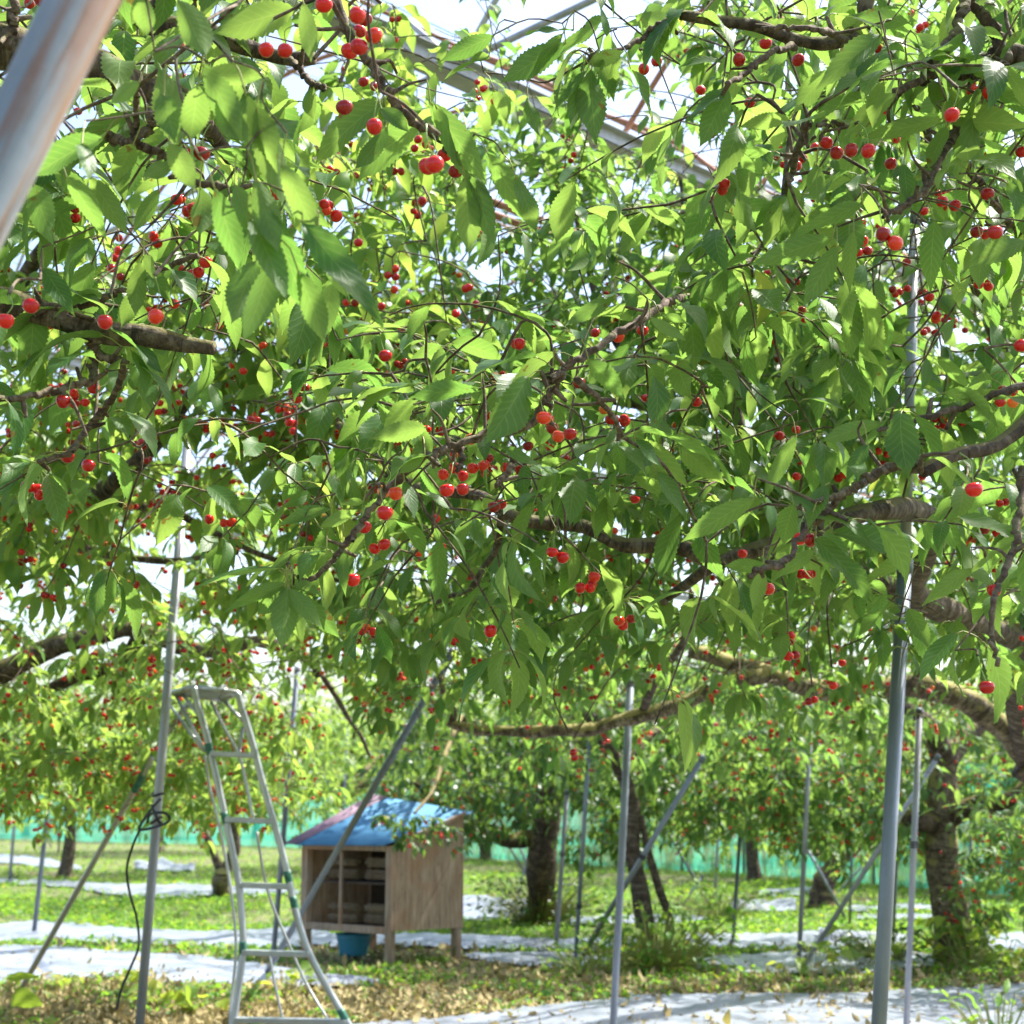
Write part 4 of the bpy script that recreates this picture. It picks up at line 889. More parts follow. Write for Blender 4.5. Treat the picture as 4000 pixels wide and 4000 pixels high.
# explicit leaves the photo shows large: base x,y  tip x,y  depth  width ratio
HL = [(545,320,430,405,1.7,.5),(560,-20,575,150,1.55,.62),(700,0,800,215,1.6,.5),(1185,10,1215,240,2.0,.36),(1150,30,820,130,2.3,.5),(770,340,740,560,1.7,.62),(700,560,620,250,2.0,.5),(800,290,1050,300,1.8,.5),(790,250,950,560,1.6,.4),
(960,370,1085,680,1.45,.42),(1000,420,1150,860,1.4,.36),(1100,640,1245,940,1.45,.40),(1000,700,1085,985,1.6,.42),(850,390,970,560,1.6,.58),(915,720,990,940,1.7,.5),(840,740,940,1065,1.7,.42),(980,850,1125,1185,1.5,.40),(1060,830,1215,1245,1.45,.36),(1180,870,1490,1265,1.35,.34),
(1240,950,1360,1175,1.5,.42),(1055,1035,950,1330,1.75,.58),(1000,1020,905,1260,1.9,.6),(1165,1060,1270,1345,1.7,.42),(1290,1090,1260,1330,1.9,.42),(660,560,760,740,1.7,.6),(640,370,690,560,1.65,.6),
(130,720,210,960,2.0,.55),(260,690,420,950,1.95,.5),(350,690,500,920,2.1,.4),(520,565,440,725,2.1,.55),(680,640,560,690,2.1,.55),(780,730,780,925,2.1,.5),(620,740,520,910,2.2,.4),(170,1050,290,1230,2.3,.45),(400,540,130,690,1.8,.42),(320,560,345,705,1.75,.62),(240,590,160,690,1.9,.6),(560,1000,610,1090,2.2,.6),(860,880,740,880,2.1,.42),
(1490,400,1240,635,2.25,.5),(1510,500,1380,665,2.28,.5),(1680,400,1900,720,2.3,.36),(1700,410,1925,780,2.28,.3),(1815,695,1830,985,2.3,.52),(1835,685,1925,945,2.3,.42),(1905,600,2090,905,2.3,.36),(2015,690,2098,915,2.28,.4),(1490,425,1598,518,2.2,.5),(2310,270,2330,560,2.4,.52),(2290,280,2160,450,2.4,.42),(2280,300,2230,500,2.42,.42),(2200,130,2070,310,2.4,.42),(2210,170,1960,320,2.42,.4),(1910,220,1730,325,2.4,.5),
(1930,140,1720,240,2.42,.42),(2240,120,2060,130,2.42,.36),(2300,250,2440,200,2.4,.55),(2370,140,2345,25,2.4,.5),(2460,260,2545,475,2.42,.45),(2400,240,2375,395,2.42,.42),(2060,380,2110,530,2.5,.36),(1930,350,1985,480,2.5,.42),(1870,190,1795,110,2.5,.42),
(3445,130,3195,345,2.35,.34),(3500,368,3295,535,2.4,.42),(3680,465,3355,540,2.4,.28),(3190,640,3195,795,2.45,.52),(3530,640,3545,795,2.45,.45),(3370,800,3075,945,2.3,.36),(3270,960,3140,1195,2.4,.42),(3335,900,3320,1140,2.4,.32),(3250,930,2930,1035,2.35,.36),(3650,860,3635,1140,2.4,.46),(3835,945,3825,1125,2.4,.5),(4010,945,3780,1050,2.35,.4),
(2845,350,2735,570,2.5,.52),(2835,350,2680,475,2.5,.5),(3090,460,2880,500,2.45,.4),(2820,245,2650,265,2.5,.45),(3700,500,3625,660,2.45,.5),(3860,270,3680,285,2.5,.36),(3440,110,3290,60,2.45,.4),(3550,90,3330,60,2.5,.4),(3200,100,2880,130,2.6,.3),(3990,120,3900,250,2.5,.5),(3600,200,3620,310,2.4,.5),
(1665,1670,1440,1715,2.3,.42),(1660,1775,1560,1850,2.3,.5),(1950,1740,2150,1850,2.3,.24),(2160,1430,1995,1535,2.35,.55),(2300,1410,2440,1560,2.35,.52),(2110,1565,1985,1595,2.3,.42),(2050,1665,1945,1600,2.35,.5),(1880,1520,1580,1560,2.4,.3),(1580,1880,1620,2030,2.3,.4),(1420,1960,1330,1970,2.3,.42),
(2440,1100,2470,1240,2.6,.62),(2540,1240,2680,1330,2.4,.36),(2580,1230,2700,1270,2.45,.3),(2400,1160,2210,1270,2.5,.36),(2560,1840,2680,2030,2.6,.45),(2480,1720,2590,1830,2.5,.5),
(2945,1950,2665,2115,2.25,.34),(3100,1970,3060,2120,2.3,.65),(3390,1735,3305,1885,2.3,.48),(3440,1650,3205,1725,2.35,.34),(3180,2150,3040,2255,2.3,.42),(3185,2105,3400,2345,2.3,.42),(3250,2080,3560,2180,2.3,.36),(3175,2000,3100,1935,2.25,.6),(3800,2220,3605,2365,2.3,.36),(3970,2100,3790,2240,2.35,.36),(3000,2220,2830,2210,2.4,.5),(2980,2230,2940,2380,2.35,.5),(3110,1700,2990,1930,2.7,.3),(3950,1540,3760,1560,2.4,.42),(3690,1340,3730,1240,2.3,.5),
(1125,2295,1100,2540,2.3,.56),(1115,2290,1010,2400,2.3,.62),(1130,2300,1255,2450,2.3,.40),(1110,2285,925,2350,2.3,.42),(1140,2310,1330,2500,2.32,.36),(1275,2165,1120,2260,2.3,.42),(1140,2290,1260,2330,2.3,.5),(1130,2300,1180,2520,2.36,.4),(1120,2280,880,2390,2.38,.3),(1250,2060,1400,1990,2.4,.36),(1290,1990,1090,2050,2.4,.38),(1340,2140,1350,2330,2.35,.3)]
for q in HL:
    x0, y0, x1, y1, d, wr = q; d = max(d, 1.72); wr = wr * .8
    T = T0 if (x0 < 2050 and y0 < 1450 and not (x0 > 1700 and y0 < 400)) else T2
    a = W(x0, y0, d); t_ = W(x1, y1, d + R.uniform(-.04, .05))
    tv = t_ - a
    s_ = a + np.array([R.uniform(-.015, .015), R.uniform(-.01, .02), .025]) - nrm(tv) * .012
    p, r_, dist = T.near(s_)
    if dist > .03: T.connect(s_, .0014)
    side = nrm(np.cross(tv, np.array([0, 1., 0]))); facing = R.random() < .30
    nv = np.array([R.normal(0, .30), -1.0 if facing else 1.0, .55 + R.normal(0, .2)])
    T.hero.append((a, t_, nv, wr, s_))
# explicit fruit
near_trees = (T0, T2, T1, T3)
for (cx, cyy, cr), cd in zip(CHA, CHD):
    c_ = W(cx, cyy, min(cd, 5.4)); rad = .012 * min(cd, 5.4) / cd
    an = c_ + np.array([R.uniform(-.014, .014), R.uniform(-.012, .018), rad + R.uniform(.024, .044)])
    best = min(near_trees, key=lambda T: T.near(an)[2]); p, r_, dist = best.near(an)
    if dist > .022: best.connect(an, .0026)
    best.ch.append((c_, rad, an, 1))
for T in (T0, T1, T2, T3, T4, T5, T6, T7, T8): T.build()

# background rows of trees: two grown crowns, copied with their parts
def proto(label, seed):
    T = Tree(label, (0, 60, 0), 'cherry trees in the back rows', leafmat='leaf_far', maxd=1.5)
    o = np.array([0, 60, 0.])
    T.limb([o - (0, 0, .05), o + (.05, 0, .6), o + (0, .05, 1.25)], .11, .085, 'trunk')
    for a in range(5):
        an = a * 1.257 + seed; u = np.array([math.cos(an), math.sin(an), 0])
        T.limb([o + (0, .05, 1.2), o + u * .9 + (0, 0, 1.8), o + u * 1.9 + (0, 0, 2.3), o + u * 2.6 + (0, 0, 2.9)], .07, .02)
    crown(T, o, 2.9, 1.30, 1.05, 560, chp=.10)
    T.build(60); return T.root
ps = [proto('x', .3), proto('y', 1.1)]
def dup(root, loc, rz, sc, label):
    r = root.copy(); COL.objects.link(r); r.location = loc; r.rotation_euler = (0, 0, rz); r.scale = (sc,) * 3; r['label'] = label
    for ch in list(root.children):
        if ch.name.startswith('cherry'): continue
        c = ch.copy(); COL.objects.link(c); c.parent = r
    return r
BACK = [(250,3425,0,1.0,'leafy cherry tree behind the left steel pipes'),(1330,3400,1,1.05,'bright leafy cherry tree rising behind the blue roof'),(1900,3355,0,1.1,'cherry tree beyond the dark one, right of the wooden box'),
 (2950,3440,1,1.0,'cherry tree in the row left of the small dark tree'),(3950,3470,0,1.0,'cherry tree behind the stout banded trunk'),(-420,3380,1,1.1,'back row cherry tree at the far left edge'),
 (620,3330,0,1.1,'cherry tree behind the ladder top'),(2500,3385,1,1.0,'cherry tree behind the leaning twin stems'),(3500,3360,0,1.15,'cherry tree close to the teal net on the right'),(4500,3400,1,1.1,'back row cherry tree at the far right edge'),
 (1000,3268,1,1.2,'distant cherry tree beyond the net, left of the box'),(100,3265,0,1.2,'distant cherry tree beyond the net at left'),(1700,3275,1,1.25,'distant cherry tree beyond the net above the box'),(2350,3280,0,1.25,'distant cherry tree beyond the net in the middle'),(3100,3290,1,1.25,'distant cherry tree beyond the net on the right'),(3900,3290,0,1.25,'distant cherry tree beyond the net far right'),
 (500,3228,1,1.5,'farthest cherry tree on the left'),(1350,3222,0,1.5,'farthest cherry tree behind the ladder and box'),(2050,3225,1,1.5,'farthest cherry tree in the middle'),(2750,3228,0,1.5,'farthest cherry tree right of the middle'),(3500,3232,1,1.5,'farthest cherry tree on the right')]
for k, (px_, py_, pi, sc, lab) in enumerate(BACK):
    g = G(px_, py_)
    if k < 2:
        r = ps[k]; r.location = tuple(g); r['label'] = lab; r.rotation_euler = (0, 0, k * 1.3)
    else: dup(ps[pi], tuple(g), k * 1.37, sc * random.uniform(.94, 1.06), lab)

# ------------------------------------------------------------------ props and braces of pipe
POLES = []
def prop(x0, y0, x1, y1, d, r, label, mt='pole', d1=None, ties=(), foot=True, r_top=None):
    a = G(x0, y0) if d is None else W(x0, y0, d)
    dd = (a[1]) * CP + (a[2] - CAMZ) * SP
    bt = W(x1, y1, dd if d1 is None else d1)
    if d is not None and foot:                       # carry it down to the soil
        v = (a - bt); a = bt + v * ((bt[2] + .05) / max(1e-3, -v[2])) if v[2] < 0 else a
    loc = a.copy()
    th = thing('support_pipe', label, 'pipe', tuple(loc), 'galvanised pipes that prop the branches')
    pipe('tube', [a, bt], r, M[mt], th, K=2, S=20)
    # swaged sleeve and end cap
    u = nrm(bt - a); pipe('end_cap', [bt - u * .03, bt + u * .012], r * 1.12, M['pole_dark'], th, K=2, S=18)
    for t in ties:
        p = a + (bt - a) * t
        K = 40; an = np.linspace(0, 6.28 * 3, K); e1 = nrm(np.cross(u, [0, 1, 0])); e2 = np.cross(u, e1)
        P = p + (e1 * np.cos(an)[:, None] + e2 * np.sin(an)[:, None]) * (r + .004) + u * np.linspace(-.02, .02, K)[:, None]
        V, Q, c = tubes(P[None], np.full((1, K), .0045), 6); make('tie', V, [Q] + c, M['black'], th)
    return th, a, bt
right = prop(3432, 4020, 3535, 2200, 4.35, .0215, 'thick grey pipe nearest the lens on the right, standing full height', d1=4.5)
right2 = W(3570, 860, 4.7)
prop(3535, 2200, 3575, 860, 4.5, .0165, 'sunlit upper pipe sleeved on top of the thick grey one', 'pole_light', d1=4.75, foot=False)  # sunlight on this upper length is put into its pale colour
left, la, lb = prop(545, 4010, 735, 1700, 7.0, .0212, 'tall grey pipe left of the ladder with a black strap knotted round it', 'pole_light', d1=7.3)
prop(2395, 4010, 2463, 2660, 8.3, .0200, 'plain grey pipe standing in the middle of the picture', 'pole')
prop(3540, 4010, 3592, 2775, 8.2, .0165, 'slimmer pipe right of the thick one, tied under the mossy limb', 'pole_light', ties=(.62, .99), d1=8.2)
prop(2172, 3702, 2215, 3090, None, .0200, 'sunlit pipe beside the dark trunk', 'pole_light', ties=(.6,))
prop(2247, 3765, 2305, 2860, None, .0180, 'pipe rising from the foot of the slanting one, right of the dark trunk', 'pole', ties=(.25,))
prop(2240, 3790, 2745, 2960, None, .0210, 'pipe slanting up to the right behind the middle pipe', 'pole', ties=(.55,), d1=11.4)
prop(3120, 3765, 3170, 2760, None, .0190, 'upright pipe at the foot of the long slanting brace', 'pole_light')
prop(3132, 3785, 3665, 2955, None, .0190, 'long brace slanting up behind the thick pipe', 'pole_light', d1=11.6)
prop(3488, 3702, 3520, 2960, None, .0150, 'thin pipe just behind the thick one', 'pole')
prop(3318, 3622, 3335, 3050, None, .0140, 'thin distant pipe above the small dark tree', 'pole_dark')
prop(3780, 3700, 3800, 3100, None, .0150, 'pipe right of the stout banded trunk', 'pole_light')
prop(3795, 3695, 3905, 3570, None, .0190, 'short dark stub slanting beside the stout trunk', 'pole_dark')
prop(2862, 3685, 2900, 3120, None, .0180, 'lone dull pipe right of the crossed braces', 'pole_dark')
prop(2790, 3568, 2812, 3130, None, .0190, 'mottled pipe in the middle distance', 'pole_light')
prop(2785, 3560, 2610, 3250, None, .0180, 'brace slanting up to the left in the middle distance', 'pole_dark')
prop(2650, 3560, 2745, 3420, None, .0130, 'short far strut leaning right', 'pole_light')
prop(3310, 3600, 3130, 3275, None, .0170, 'brace slanting left, partly white, near the net', 'pole')
prop(3260, 3500, 3420, 3330, None, .0170, 'far rusty brace by the small dark tree', 'pole_light')
prop(3200, 3480, 3210, 3180, None, .0150, 'distant pipe in front of the net at right', 'pole')
prop(132, 3652, 215, 2910, None, .0230, 'dark pipe with a strapped top at the far left', 'pole_dark', ties=(.985, .97))
prop(38, 3440, 72, 3020, None, .0260, 'whitish pipe at the left edge', 'pole_light')
prop(228, 3330, 250, 3060, None, .0220, 'distant pale pipe left of the net gap', 'pole_light')
prop(200, 3310, 120, 3105, None, .0220, 'rusty pale brace leaning left', 'pole_light')
prop(255, 3310, 375, 3130, None, .0180, 'thin dull brace leaning right near the net', 'pole_dark')
prop(335, 3270, 352, 3150, None, .0200, 'far dark stake against the net', 'pole_dark')
prop(1065, 3765, 1162, 2610, None, .0210, 'dark pipe seen through the ladder', 'pole_dark', ties=(.42,))
prop(1045, 3795, 1770, 2540, None, .0235, 'stout brace slanting across the front of the wooden box', 'pole_dark', d1=9.6)
prop(1325, 3480, 1360, 2800, None, .0190, 'pipe rising behind the blue roof', 'pole')
prop(2010, 3560, 2075, 3300, None, .0160, 'thin pipe left of the dark trunk', 'pole')
prop(2095, 3470, 2015, 3270, None, .0160, 'dark brace crossing left of the dark trunk', 'pole_dark')
prop(2045, 3400, 1930, 3210, None, .0230, 'white painted brace leaning left behind the box', 'pole_light')
prop(1800, 3400, 1840, 3250, None, .0150, 'thin strut just behind the box', 'pole_light')
prop(2085, 3370, 2090, 3260, None, .0220, 'short white stake before the net', 'pole_light')
# rusty pipe crossing the top left corner close to the lens
a = W(-258, 1180, 1.12); bt = W(487, -330, 1.12)
th = thing('support_pipe', 'rust streaked pipe crossing the top left corner close to the lens', 'pipe', tuple(a), 'galvanised pipes that prop the branches')
v = nrm(bt - a); foot_ = a - v * ((a[2]) / v[2])
pipe('tube', [foot_, bt + v * .6], .0248, M['pole_rust'], th, K=2, S=32)
pipe('sleeve', [bt + v * .1, bt + v * .3], .0265, M['pole_rust'], th, K=2, S=32)
# black strap
u = nrm(lb - la); st = thing('tie_strap', 'black strap knotted round the tall left pipe with its tail hanging down', 'strap', tuple(la + (lb - la) * .32))
def on_l(y):  # point on the left pipe for a photo row
    ts_ = np.linspace(0, 1, 400); P = la + (lb - la) * ts_[:, None]; yy = proj(P)[1]; return P[int(np.argmin(abs(yy - y)))]
def flat(name, pts, wd, th_, mt, par, K=None, nrmv=(0, -1, .2)):
    P = resample([np.asarray(p, float) for p in pts], K or 8 * len(pts)); T_ = nrm(np.gradient(P, axis=0)); n_ = nrm(np.cross(T_, np.array(nrmv))); m_ = np.cross(n_, T_)
    V = np.stack([P + n_ * wd / 2 - m_ * th_ / 2, P - n_ * wd / 2 - m_ * th_ / 2, P - n_ * wd / 2 + m_ * th_ / 2, P + n_ * wd / 2 + m_ * th_ / 2], 1).reshape(-1, 3)
    k = np.arange(len(P) - 1)[:, None] * 4; s_ = np.arange(4)[None]; s2 = (s_ + 1) % 4
    Q = np.stack([k + s_, k + s2, k + 4 + s2, k + 4 + s_], -1).reshape(-1, 4); e = (len(P) - 1) * 4
    return make(name, V, [Q, np.array([[3, 2, 1, 0], [e, e + 1, e + 2, e + 3]])], mt, par, smooth=False)
for nm, yy, tl in (('wrap', 3105, .006), ('wrap', 3185, -.045), ('wrap', 3205, .015)):
    c_ = on_l(yy); an = np.linspace(0, 6.4, 26); e1 = np.array([1., 0, 0]); e2 = np.array([0, 1., 0])
    P = c_ + e1 * np.cos(an)[:, None] * .0245 + e2 * np.sin(an)[:, None] * .0245 + np.array([0, 0, 1.]) * (np.cos(an)[:, None] * tl)
    V, Q, cc_ = tubes(P[None], np.full((1, 26), .006), 7); make(nm, V, [Q] + cc_, M['black'], st)
c_ = on_l(3210); f_ = np.array([0, -.03, 0])
flat('knot_loop', [W(575,3215,6.95), W(590,3180,6.93), W(640,3175,6.93), W(662,3195,6.95), W(650,3215,6.95), W(590,3235,6.95), W(545,3240,6.95), W(560,3205,6.95), W(600,3150,6.97), W(628,3120,6.97)], .012, .003, M['black'], st)
flat('strap_tail', [W(548,3238,6.95), W(520,3300,6.97), W(497,3380,7.0), W(498,3440,7.0), W(512,3510,7.0), W(530,3570,6.98), W(542,3650,6.95), W(538,3710,6.9), W(510,3780,6.85), W(475,3860,6.8), W(455,3945,6.75)], .011, .003, M['black'], st, nrmv=(.35, -1, .1))

# ------------------------------------------------------------------ tripod orchard ladder
lad = thing('orchard_ladder', 'aluminium tripod orchard ladder with chipped green feet standing left of the box', 'ladder', tuple(G(1120, 4090)))
def dl(y): return 8.45 - (y - 2690) * .0003     # the climbing side leans slightly away at its top
RL = [(757,2685),(768,2740),(800,2850),(850,3060),(900,3290),(932,3450),(946,3600),(950,3700),(940,3790),(925,3900),(912,4010),(905,4085)]
RR_ = [(928,2706),(945,2770),(985,2900),(1030,3075),(1078,3240),(1120,3400),(1155,3560),(1200,3705),(1262,3830),(1320,3930),(1365,4010),(1400,4085)]
for nm, pts in (('rail', RL), ('rail', RR_)):
    pipe(nm, [W(x, y, dl(y)) for x, y in pts], .0195, M['alu'], lad, S=14)
def xon(pts, y): return float(np.interp(y, [p[1] for p in pts], [p[0] for p in pts]))
for y in (2948, 3205, 3460, 3724, 3988):
    a = W(xon(RL, y), y - 4, dl(y)); c_ = W(xon(RR_, y), y + 4, dl(y))
    boxes('rung', [box8(a + (0, -.03, -.014), c_ - a, (0, .06, 0), (0, 0, .028))], M['alu'], lad, bevel=.004)
for y, rl_ in ((2940, RL), (3210, RL), (3720, RL), (3440, RR_), (3540, RR_), (3715, RL), (3980, RR_)):
    pipe('painted_joint', [W(xon(rl_, y - 38), y - 38, dl(y)), W(xon(rl_, y), y, dl(y)), W(xon(rl_, y + 38), y + 38, dl(y))], .0208, M['green'], lad, S=14, K=6)
pl = [W(680, 2706, 8.75), W(757, 2684, 8.5), W(928, 2706, 8.45), W(868, 2732, 8.7)]
for i_ in range(4): pipe('platform_edge', [pl[i_], pl[(i_ + 1) % 4]], .017, M['alu'], lad, S=10)
for t in (.28, .55, .8): boxes('platform_slat', [box8(pl[0] + (pl[1] - pl[0]) * t + (0, 0, -.012), (pl[3] - pl[0]) * (1 - t) + (pl[2] - pl[1]) * t, (.0, .035, 0), (0, 0, .014))], M['alu'], lad, bevel=.003)
apex = W(738, 2745, 8.9); foot3 = G(30, 3955)
mid3 = W(600, 2937, 9.0)
pipe('prop_leg', [apex, mid3, W(540, 3060, 9.05), foot3], .0185, M['alu'], lad, K=24, S=12)
pipe('leg_grip', [W(606, 2928, 8.99), W(540, 3062, 9.05), W(525, 3092, 9.06)], .0225, M['green'], lad, K=6, S=12)
an = np.linspace(0, 6.28, 30); c_ = W(560, 2925, 9.0); P = c_ + np.stack([np.cos(an) * .038, np.sin(an) * .01, np.sin(an) * .034 + np.cos(an) * .015], -1)
V, Q, cc_ = tubes(P[None], np.full((1, 30), .0035), 6); make('locking_ring', V, Q, M['alu'], lad)
for a_, b_ in (((684,2712,8.75),(800,2935,8.38)), ((715,2715,8.7),(775,2795,8.42)), ((738,2760,8.9),(770,2745,8.45)), ((872,2735,8.68),(948,2815,8.42)), ((948,2840,8.42),(935,2935,8.38)), ((668,2760,8.8),(790,2925,8.4))):
    pipe('brace', [W(*a_), W(*b_)], .0095, M['alu'], lad, K=2, S=8)
pipe('tension_rod', [W(825, 2740, 8.68), W(880, 2850, 8.6), W(935, 2955, 8.55), W(965, 3080, 8.5), W(990, 3200, 8.45)], .0085, M['alu'], lad, S=8)
pipe('tension_rod', [W(800, 2950, 8.5), W(820, 3080, 8.5), W(850, 3200, 8.48), W(885, 3370, 8.45), W(905, 3500, 8.4), W(922, 3700, 8.35), W(905, 3900, 8.3), W(898, 4060, 8.2)], .008, M['alu'], lad, S=8)
pipe('tension_rod', [W(1003, 3250, 8.5), W(1035, 3435, 8.5), W(1070, 3550, 8.48), W(1125, 3680, 8.45), W(1195, 3840, 8.4), W(1285, 3990, 8.3)], .008, M['alu'], lad, S=8)
pipe('tension_rod', [W(1052, 3725, 8.4), W(1075, 3850, 8.35), W(1108, 4000, 8.3)], .008, M['alu'], lad, S=8)

# ------------------------------------------------------------------ raised wooden box (reed bundles inside)
def ply(name, base, dark, light, sc=1):
    m, n, l, b = mat(name); tc = n.new('ShaderNodeTexCoord'); mp = n.new('ShaderNodeMapping'); mp.inputs['Scale'].default_value = (9 * sc, 9 * sc, .9 * sc); l.new(tc.outputs['Object'], mp.inputs[0])
    f = noise(n, l, 4, 7, vec=mp.outputs[0], rough=.65); c = ramp(n, l, f, [(.32, dark), (.5, base), (.68, light)])
    f2 = noise(n, l, 3.2, 5, vec=tc.outputs['Object']); c = mixc(n, l, ramp(n, l, f2, [(.45, (0, 0, 0)), (.62, (.65, .65, .65))]), c, (.33, .17, .08))
    sx = n.new('ShaderNodeSeparateXYZ'); l.new(tc.outputs['Object'], sx.inputs[0])
    kn = n.new('ShaderNodeTexVoronoi'); kn.inputs['Scale'].default_value = 9; l.new(tc.outputs['Object'], kn.inputs['Vector'])
    c = mixc(n, l, ramp(n, l, kn.outputs['Distance'], [(.06, (.7, .7, .7)), (.12, (0, 0, 0))]), c, (.16, .09, .05))
    l.new(c, b.inputs['Base Color']); b.inputs['Roughness'].default_value = .8; bump(n, l, f, .5, .003, b); return m
M['ply'] = ply('weathered plywood', (.36, .25, .17), (.20, .13, .09), (.48, .36, .26))
M['timber'] = ply('grey brown timber', (.30, .22, .16), (.15, .11, .08), (.42, .33, .25))
M['inner'] = simple('shaded inside boards', (.055, .038, .028), .9, nscale=8)  # shade inside the box is put into this board colour
C0 = G(1520, 3762); ga = np.array([-.80, .60, 0]); gb = np.array([.575, .36, 0]); up = np.array([0, 0, 1.])
C0[2] = 0
na = nrm(ga); nb = nrm(gb); La = np.linalg.norm(ga); Lb = np.linalg.norm(gb)
box_ = thing('nest_box', 'raised wooden box with blue corrugated roof and reed bundles inside', 'wooden box', tuple(C0))
zb, zf, zr = .25, .93, 1.17        # floor, front top, rear top
tw = .055
def post(o, h, nm='leg'): boxes(nm, [box8(o + (0, 0, -.03), na * tw, nb * tw, up * (h + .03))], M['timber'], box_, bevel=.003)
post(C0, zf); post(C0 + ga - na * tw, zf); post(C0 + gb - nb * tw, zr - .02); post(C0 + ga + gb - na * tw - nb * tw, zr - .02)
# right side panel (sloping top) and left side panel
def panel(nm, o, t, mt):
    a, b_, c1, c2 = o + up * zb, o + nb * Lb + up * zb, o + nb * Lb + up * zr, o + up * zf
    V = np.array([a, b_, c1, c2, a + t, b_ + t, c1 + t, c2 + t]); make(nm, V, BOXF, mt, box_, smooth=False)
panel('side_panel', C0 + (0, 0, 0) - na * .016, na * .013, M['ply']); panel('side_panel', C0 + ga + na * .003, na * .013, M['ply'])
boxes('floor_board', [box8(C0 + up * (zb - .002) + na * tw, ga - 2 * na * tw, gb, up * .02)], M['timber'], box_)
boxes('back_panel', [box8(C0 + gb - nb * .07 + up * (zb + .03) + na * .16, ga - na * .22, nb * .012, up * (zr - zb - .12))], M['inner'], box_)
boxes('rear_slat', [box8(C0 + gb - nb * .07 + up * (zb + .35) + na * .06, na * .095, nb * .012, up * (zr - zb - .45)), box8(C0 + gb - nb * .07 + up * (zb + .03) + na * .06, na * .095, nb * .012, up * .20)], M['inner'], box_)
boxes('front_rail', [box8(C0 - nb * .004 + up * (zb - .03) + na * tw, ga - 2 * na * tw, nb * .03, up * .06)], M['timber'], box_, bevel=.003)
boxes('front_rail', [box8(C0 - nb * .004 + up * (zf - .045) + na * tw, ga - 2 * na * tw, nb * .03, up * .045)], M['timber'], box_, bevel=.003)
boxes('divider', [box8(C0 + na * (La * .56) + nb * .01 + up * (zb + .032), na * .022, nb * .02, up * (zf - zb - .08))], M['timber'], box_)
boxes('shelf', [box8(C0 + na * .06 + nb * .05 + up * (zb + .36), ga - na * .13, nb * (Lb - .16), up * .015)], M['inner'], box_)
# reed bundles: each a bundle resting in the box
M['reed'] = simple('dry reeds', (.17, .13, .08), .8, nscale=120, namt=.5); M['reed_end'] = simple('dark reed ends', (.05, .035, .025), .9, nscale=150, namt=.5)
BN = [(.10, .055, 0), (.52, .055, 0), (.10, .145, 0), (.52, .14, 0), (.10, .42, 0), (.53, .42, 0), (.10, .52, 0), (.54, .52, 0)]
LBN = ['right of the divider on the floor','left of the divider on the floor','right of the divider, second layer','left of the divider, second layer','right of the divider on the shelf','left of the divider on the shelf','right of the divider, top layer','left of the divider, top layer']
for (ta, hz, _), lb_ in zip(BN, LBN):
    o = C0 + na * (La * ta + .01) + nb * .16 + up * (zb + hz + .012)
    rb = thing('reed_bundle', 'bundle of cut reeds lying ' + lb_, 'reed bundle', tuple(o), 'reed bundles in the wooden box')
    V, Q, off = [], [], 0; pts = []; rr_ = []
    for k in range(30):
        a_ = R.uniform(0, 6.28); q = math.sqrt(R.random()) * .038; j = R.uniform(-.012, .012)
        s0 = o + nb * (q * math.cos(a_)) + up * (q * math.sin(a_)) + na * j
        pts.append(resample([s0, s0 + na * .32], 4)); rr_.append([.006] * 4)
    V, Q, c_ = tubes(np.array(pts), np.array(rr_), 6); make('reeds', V, [Q] + c_, M['reed'], rb)
    for t in (.08, .23):
        an = np.linspace(0, 6.28, 20); P = o + na * t + nb * np.cos(an)[:, None] * .046 + up * np.sin(an)[:, None] * .046
        V, Q, c_ = tubes(P[None], np.full((1, 20), .003), 5); make('band', V, Q, M['spur'], rb)
# corrugated roof
m, n, l, b = mat('blue corrugated sheet'); f = noise(n, l, 9, 6)
c = ramp(n, l, f, [(.35, (.045, .15, .27)), (.65, (.07, .21, .35))]); l.new(c, b.inputs['Base Color']); b.inputs['Roughness'].default_value = .7; b.inputs['Specular IOR Level'].default_value = .25; M['blue'] = m
M['mauve'] = simple('faded mauve sheet', (.15, .095, .135), .6, nscale=9)
def roof(nm, u0, u1, mt, off=0.0):
    n_ = int((u1 - u0) / .008); us = np.linspace(u0, u1, n_); V = []
    f0, f1 = -.10, Lb + .08
    for u_ in us:
        for q in (f0, f1):
            zz = zf + (zr + (-.03 if u_ < 0 else -.03 + .11 * u_ / La) - zf) * (q / Lb) + .035 + .006 * math.sin(u_ * 2 * math.pi / .032) + off
            V.append(C0 + na * u_ + nb * q + up * zz)
    k = np.arange(n_ - 1) * 2; o = make(nm, V, np.stack([k, k + 2, k + 3, k + 1], -1), mt, box_, smooth=True)
    s_ = o.modifiers.new('solid', 'SOLIDIFY'); s_.thickness = .003
roof('roof_sheet', -.035, La - .03, M['blue']); roof('roof_sheet', La - .06, La + .12, M['mauve'], .009)
boxes('roof_batten', [box8(C0 - na * .03 + nb * .01 + up * (zf - .0), nb * (Lb - .02) + up * (zr - zf), na * -.02, up * .03)], M['timber'], box_)
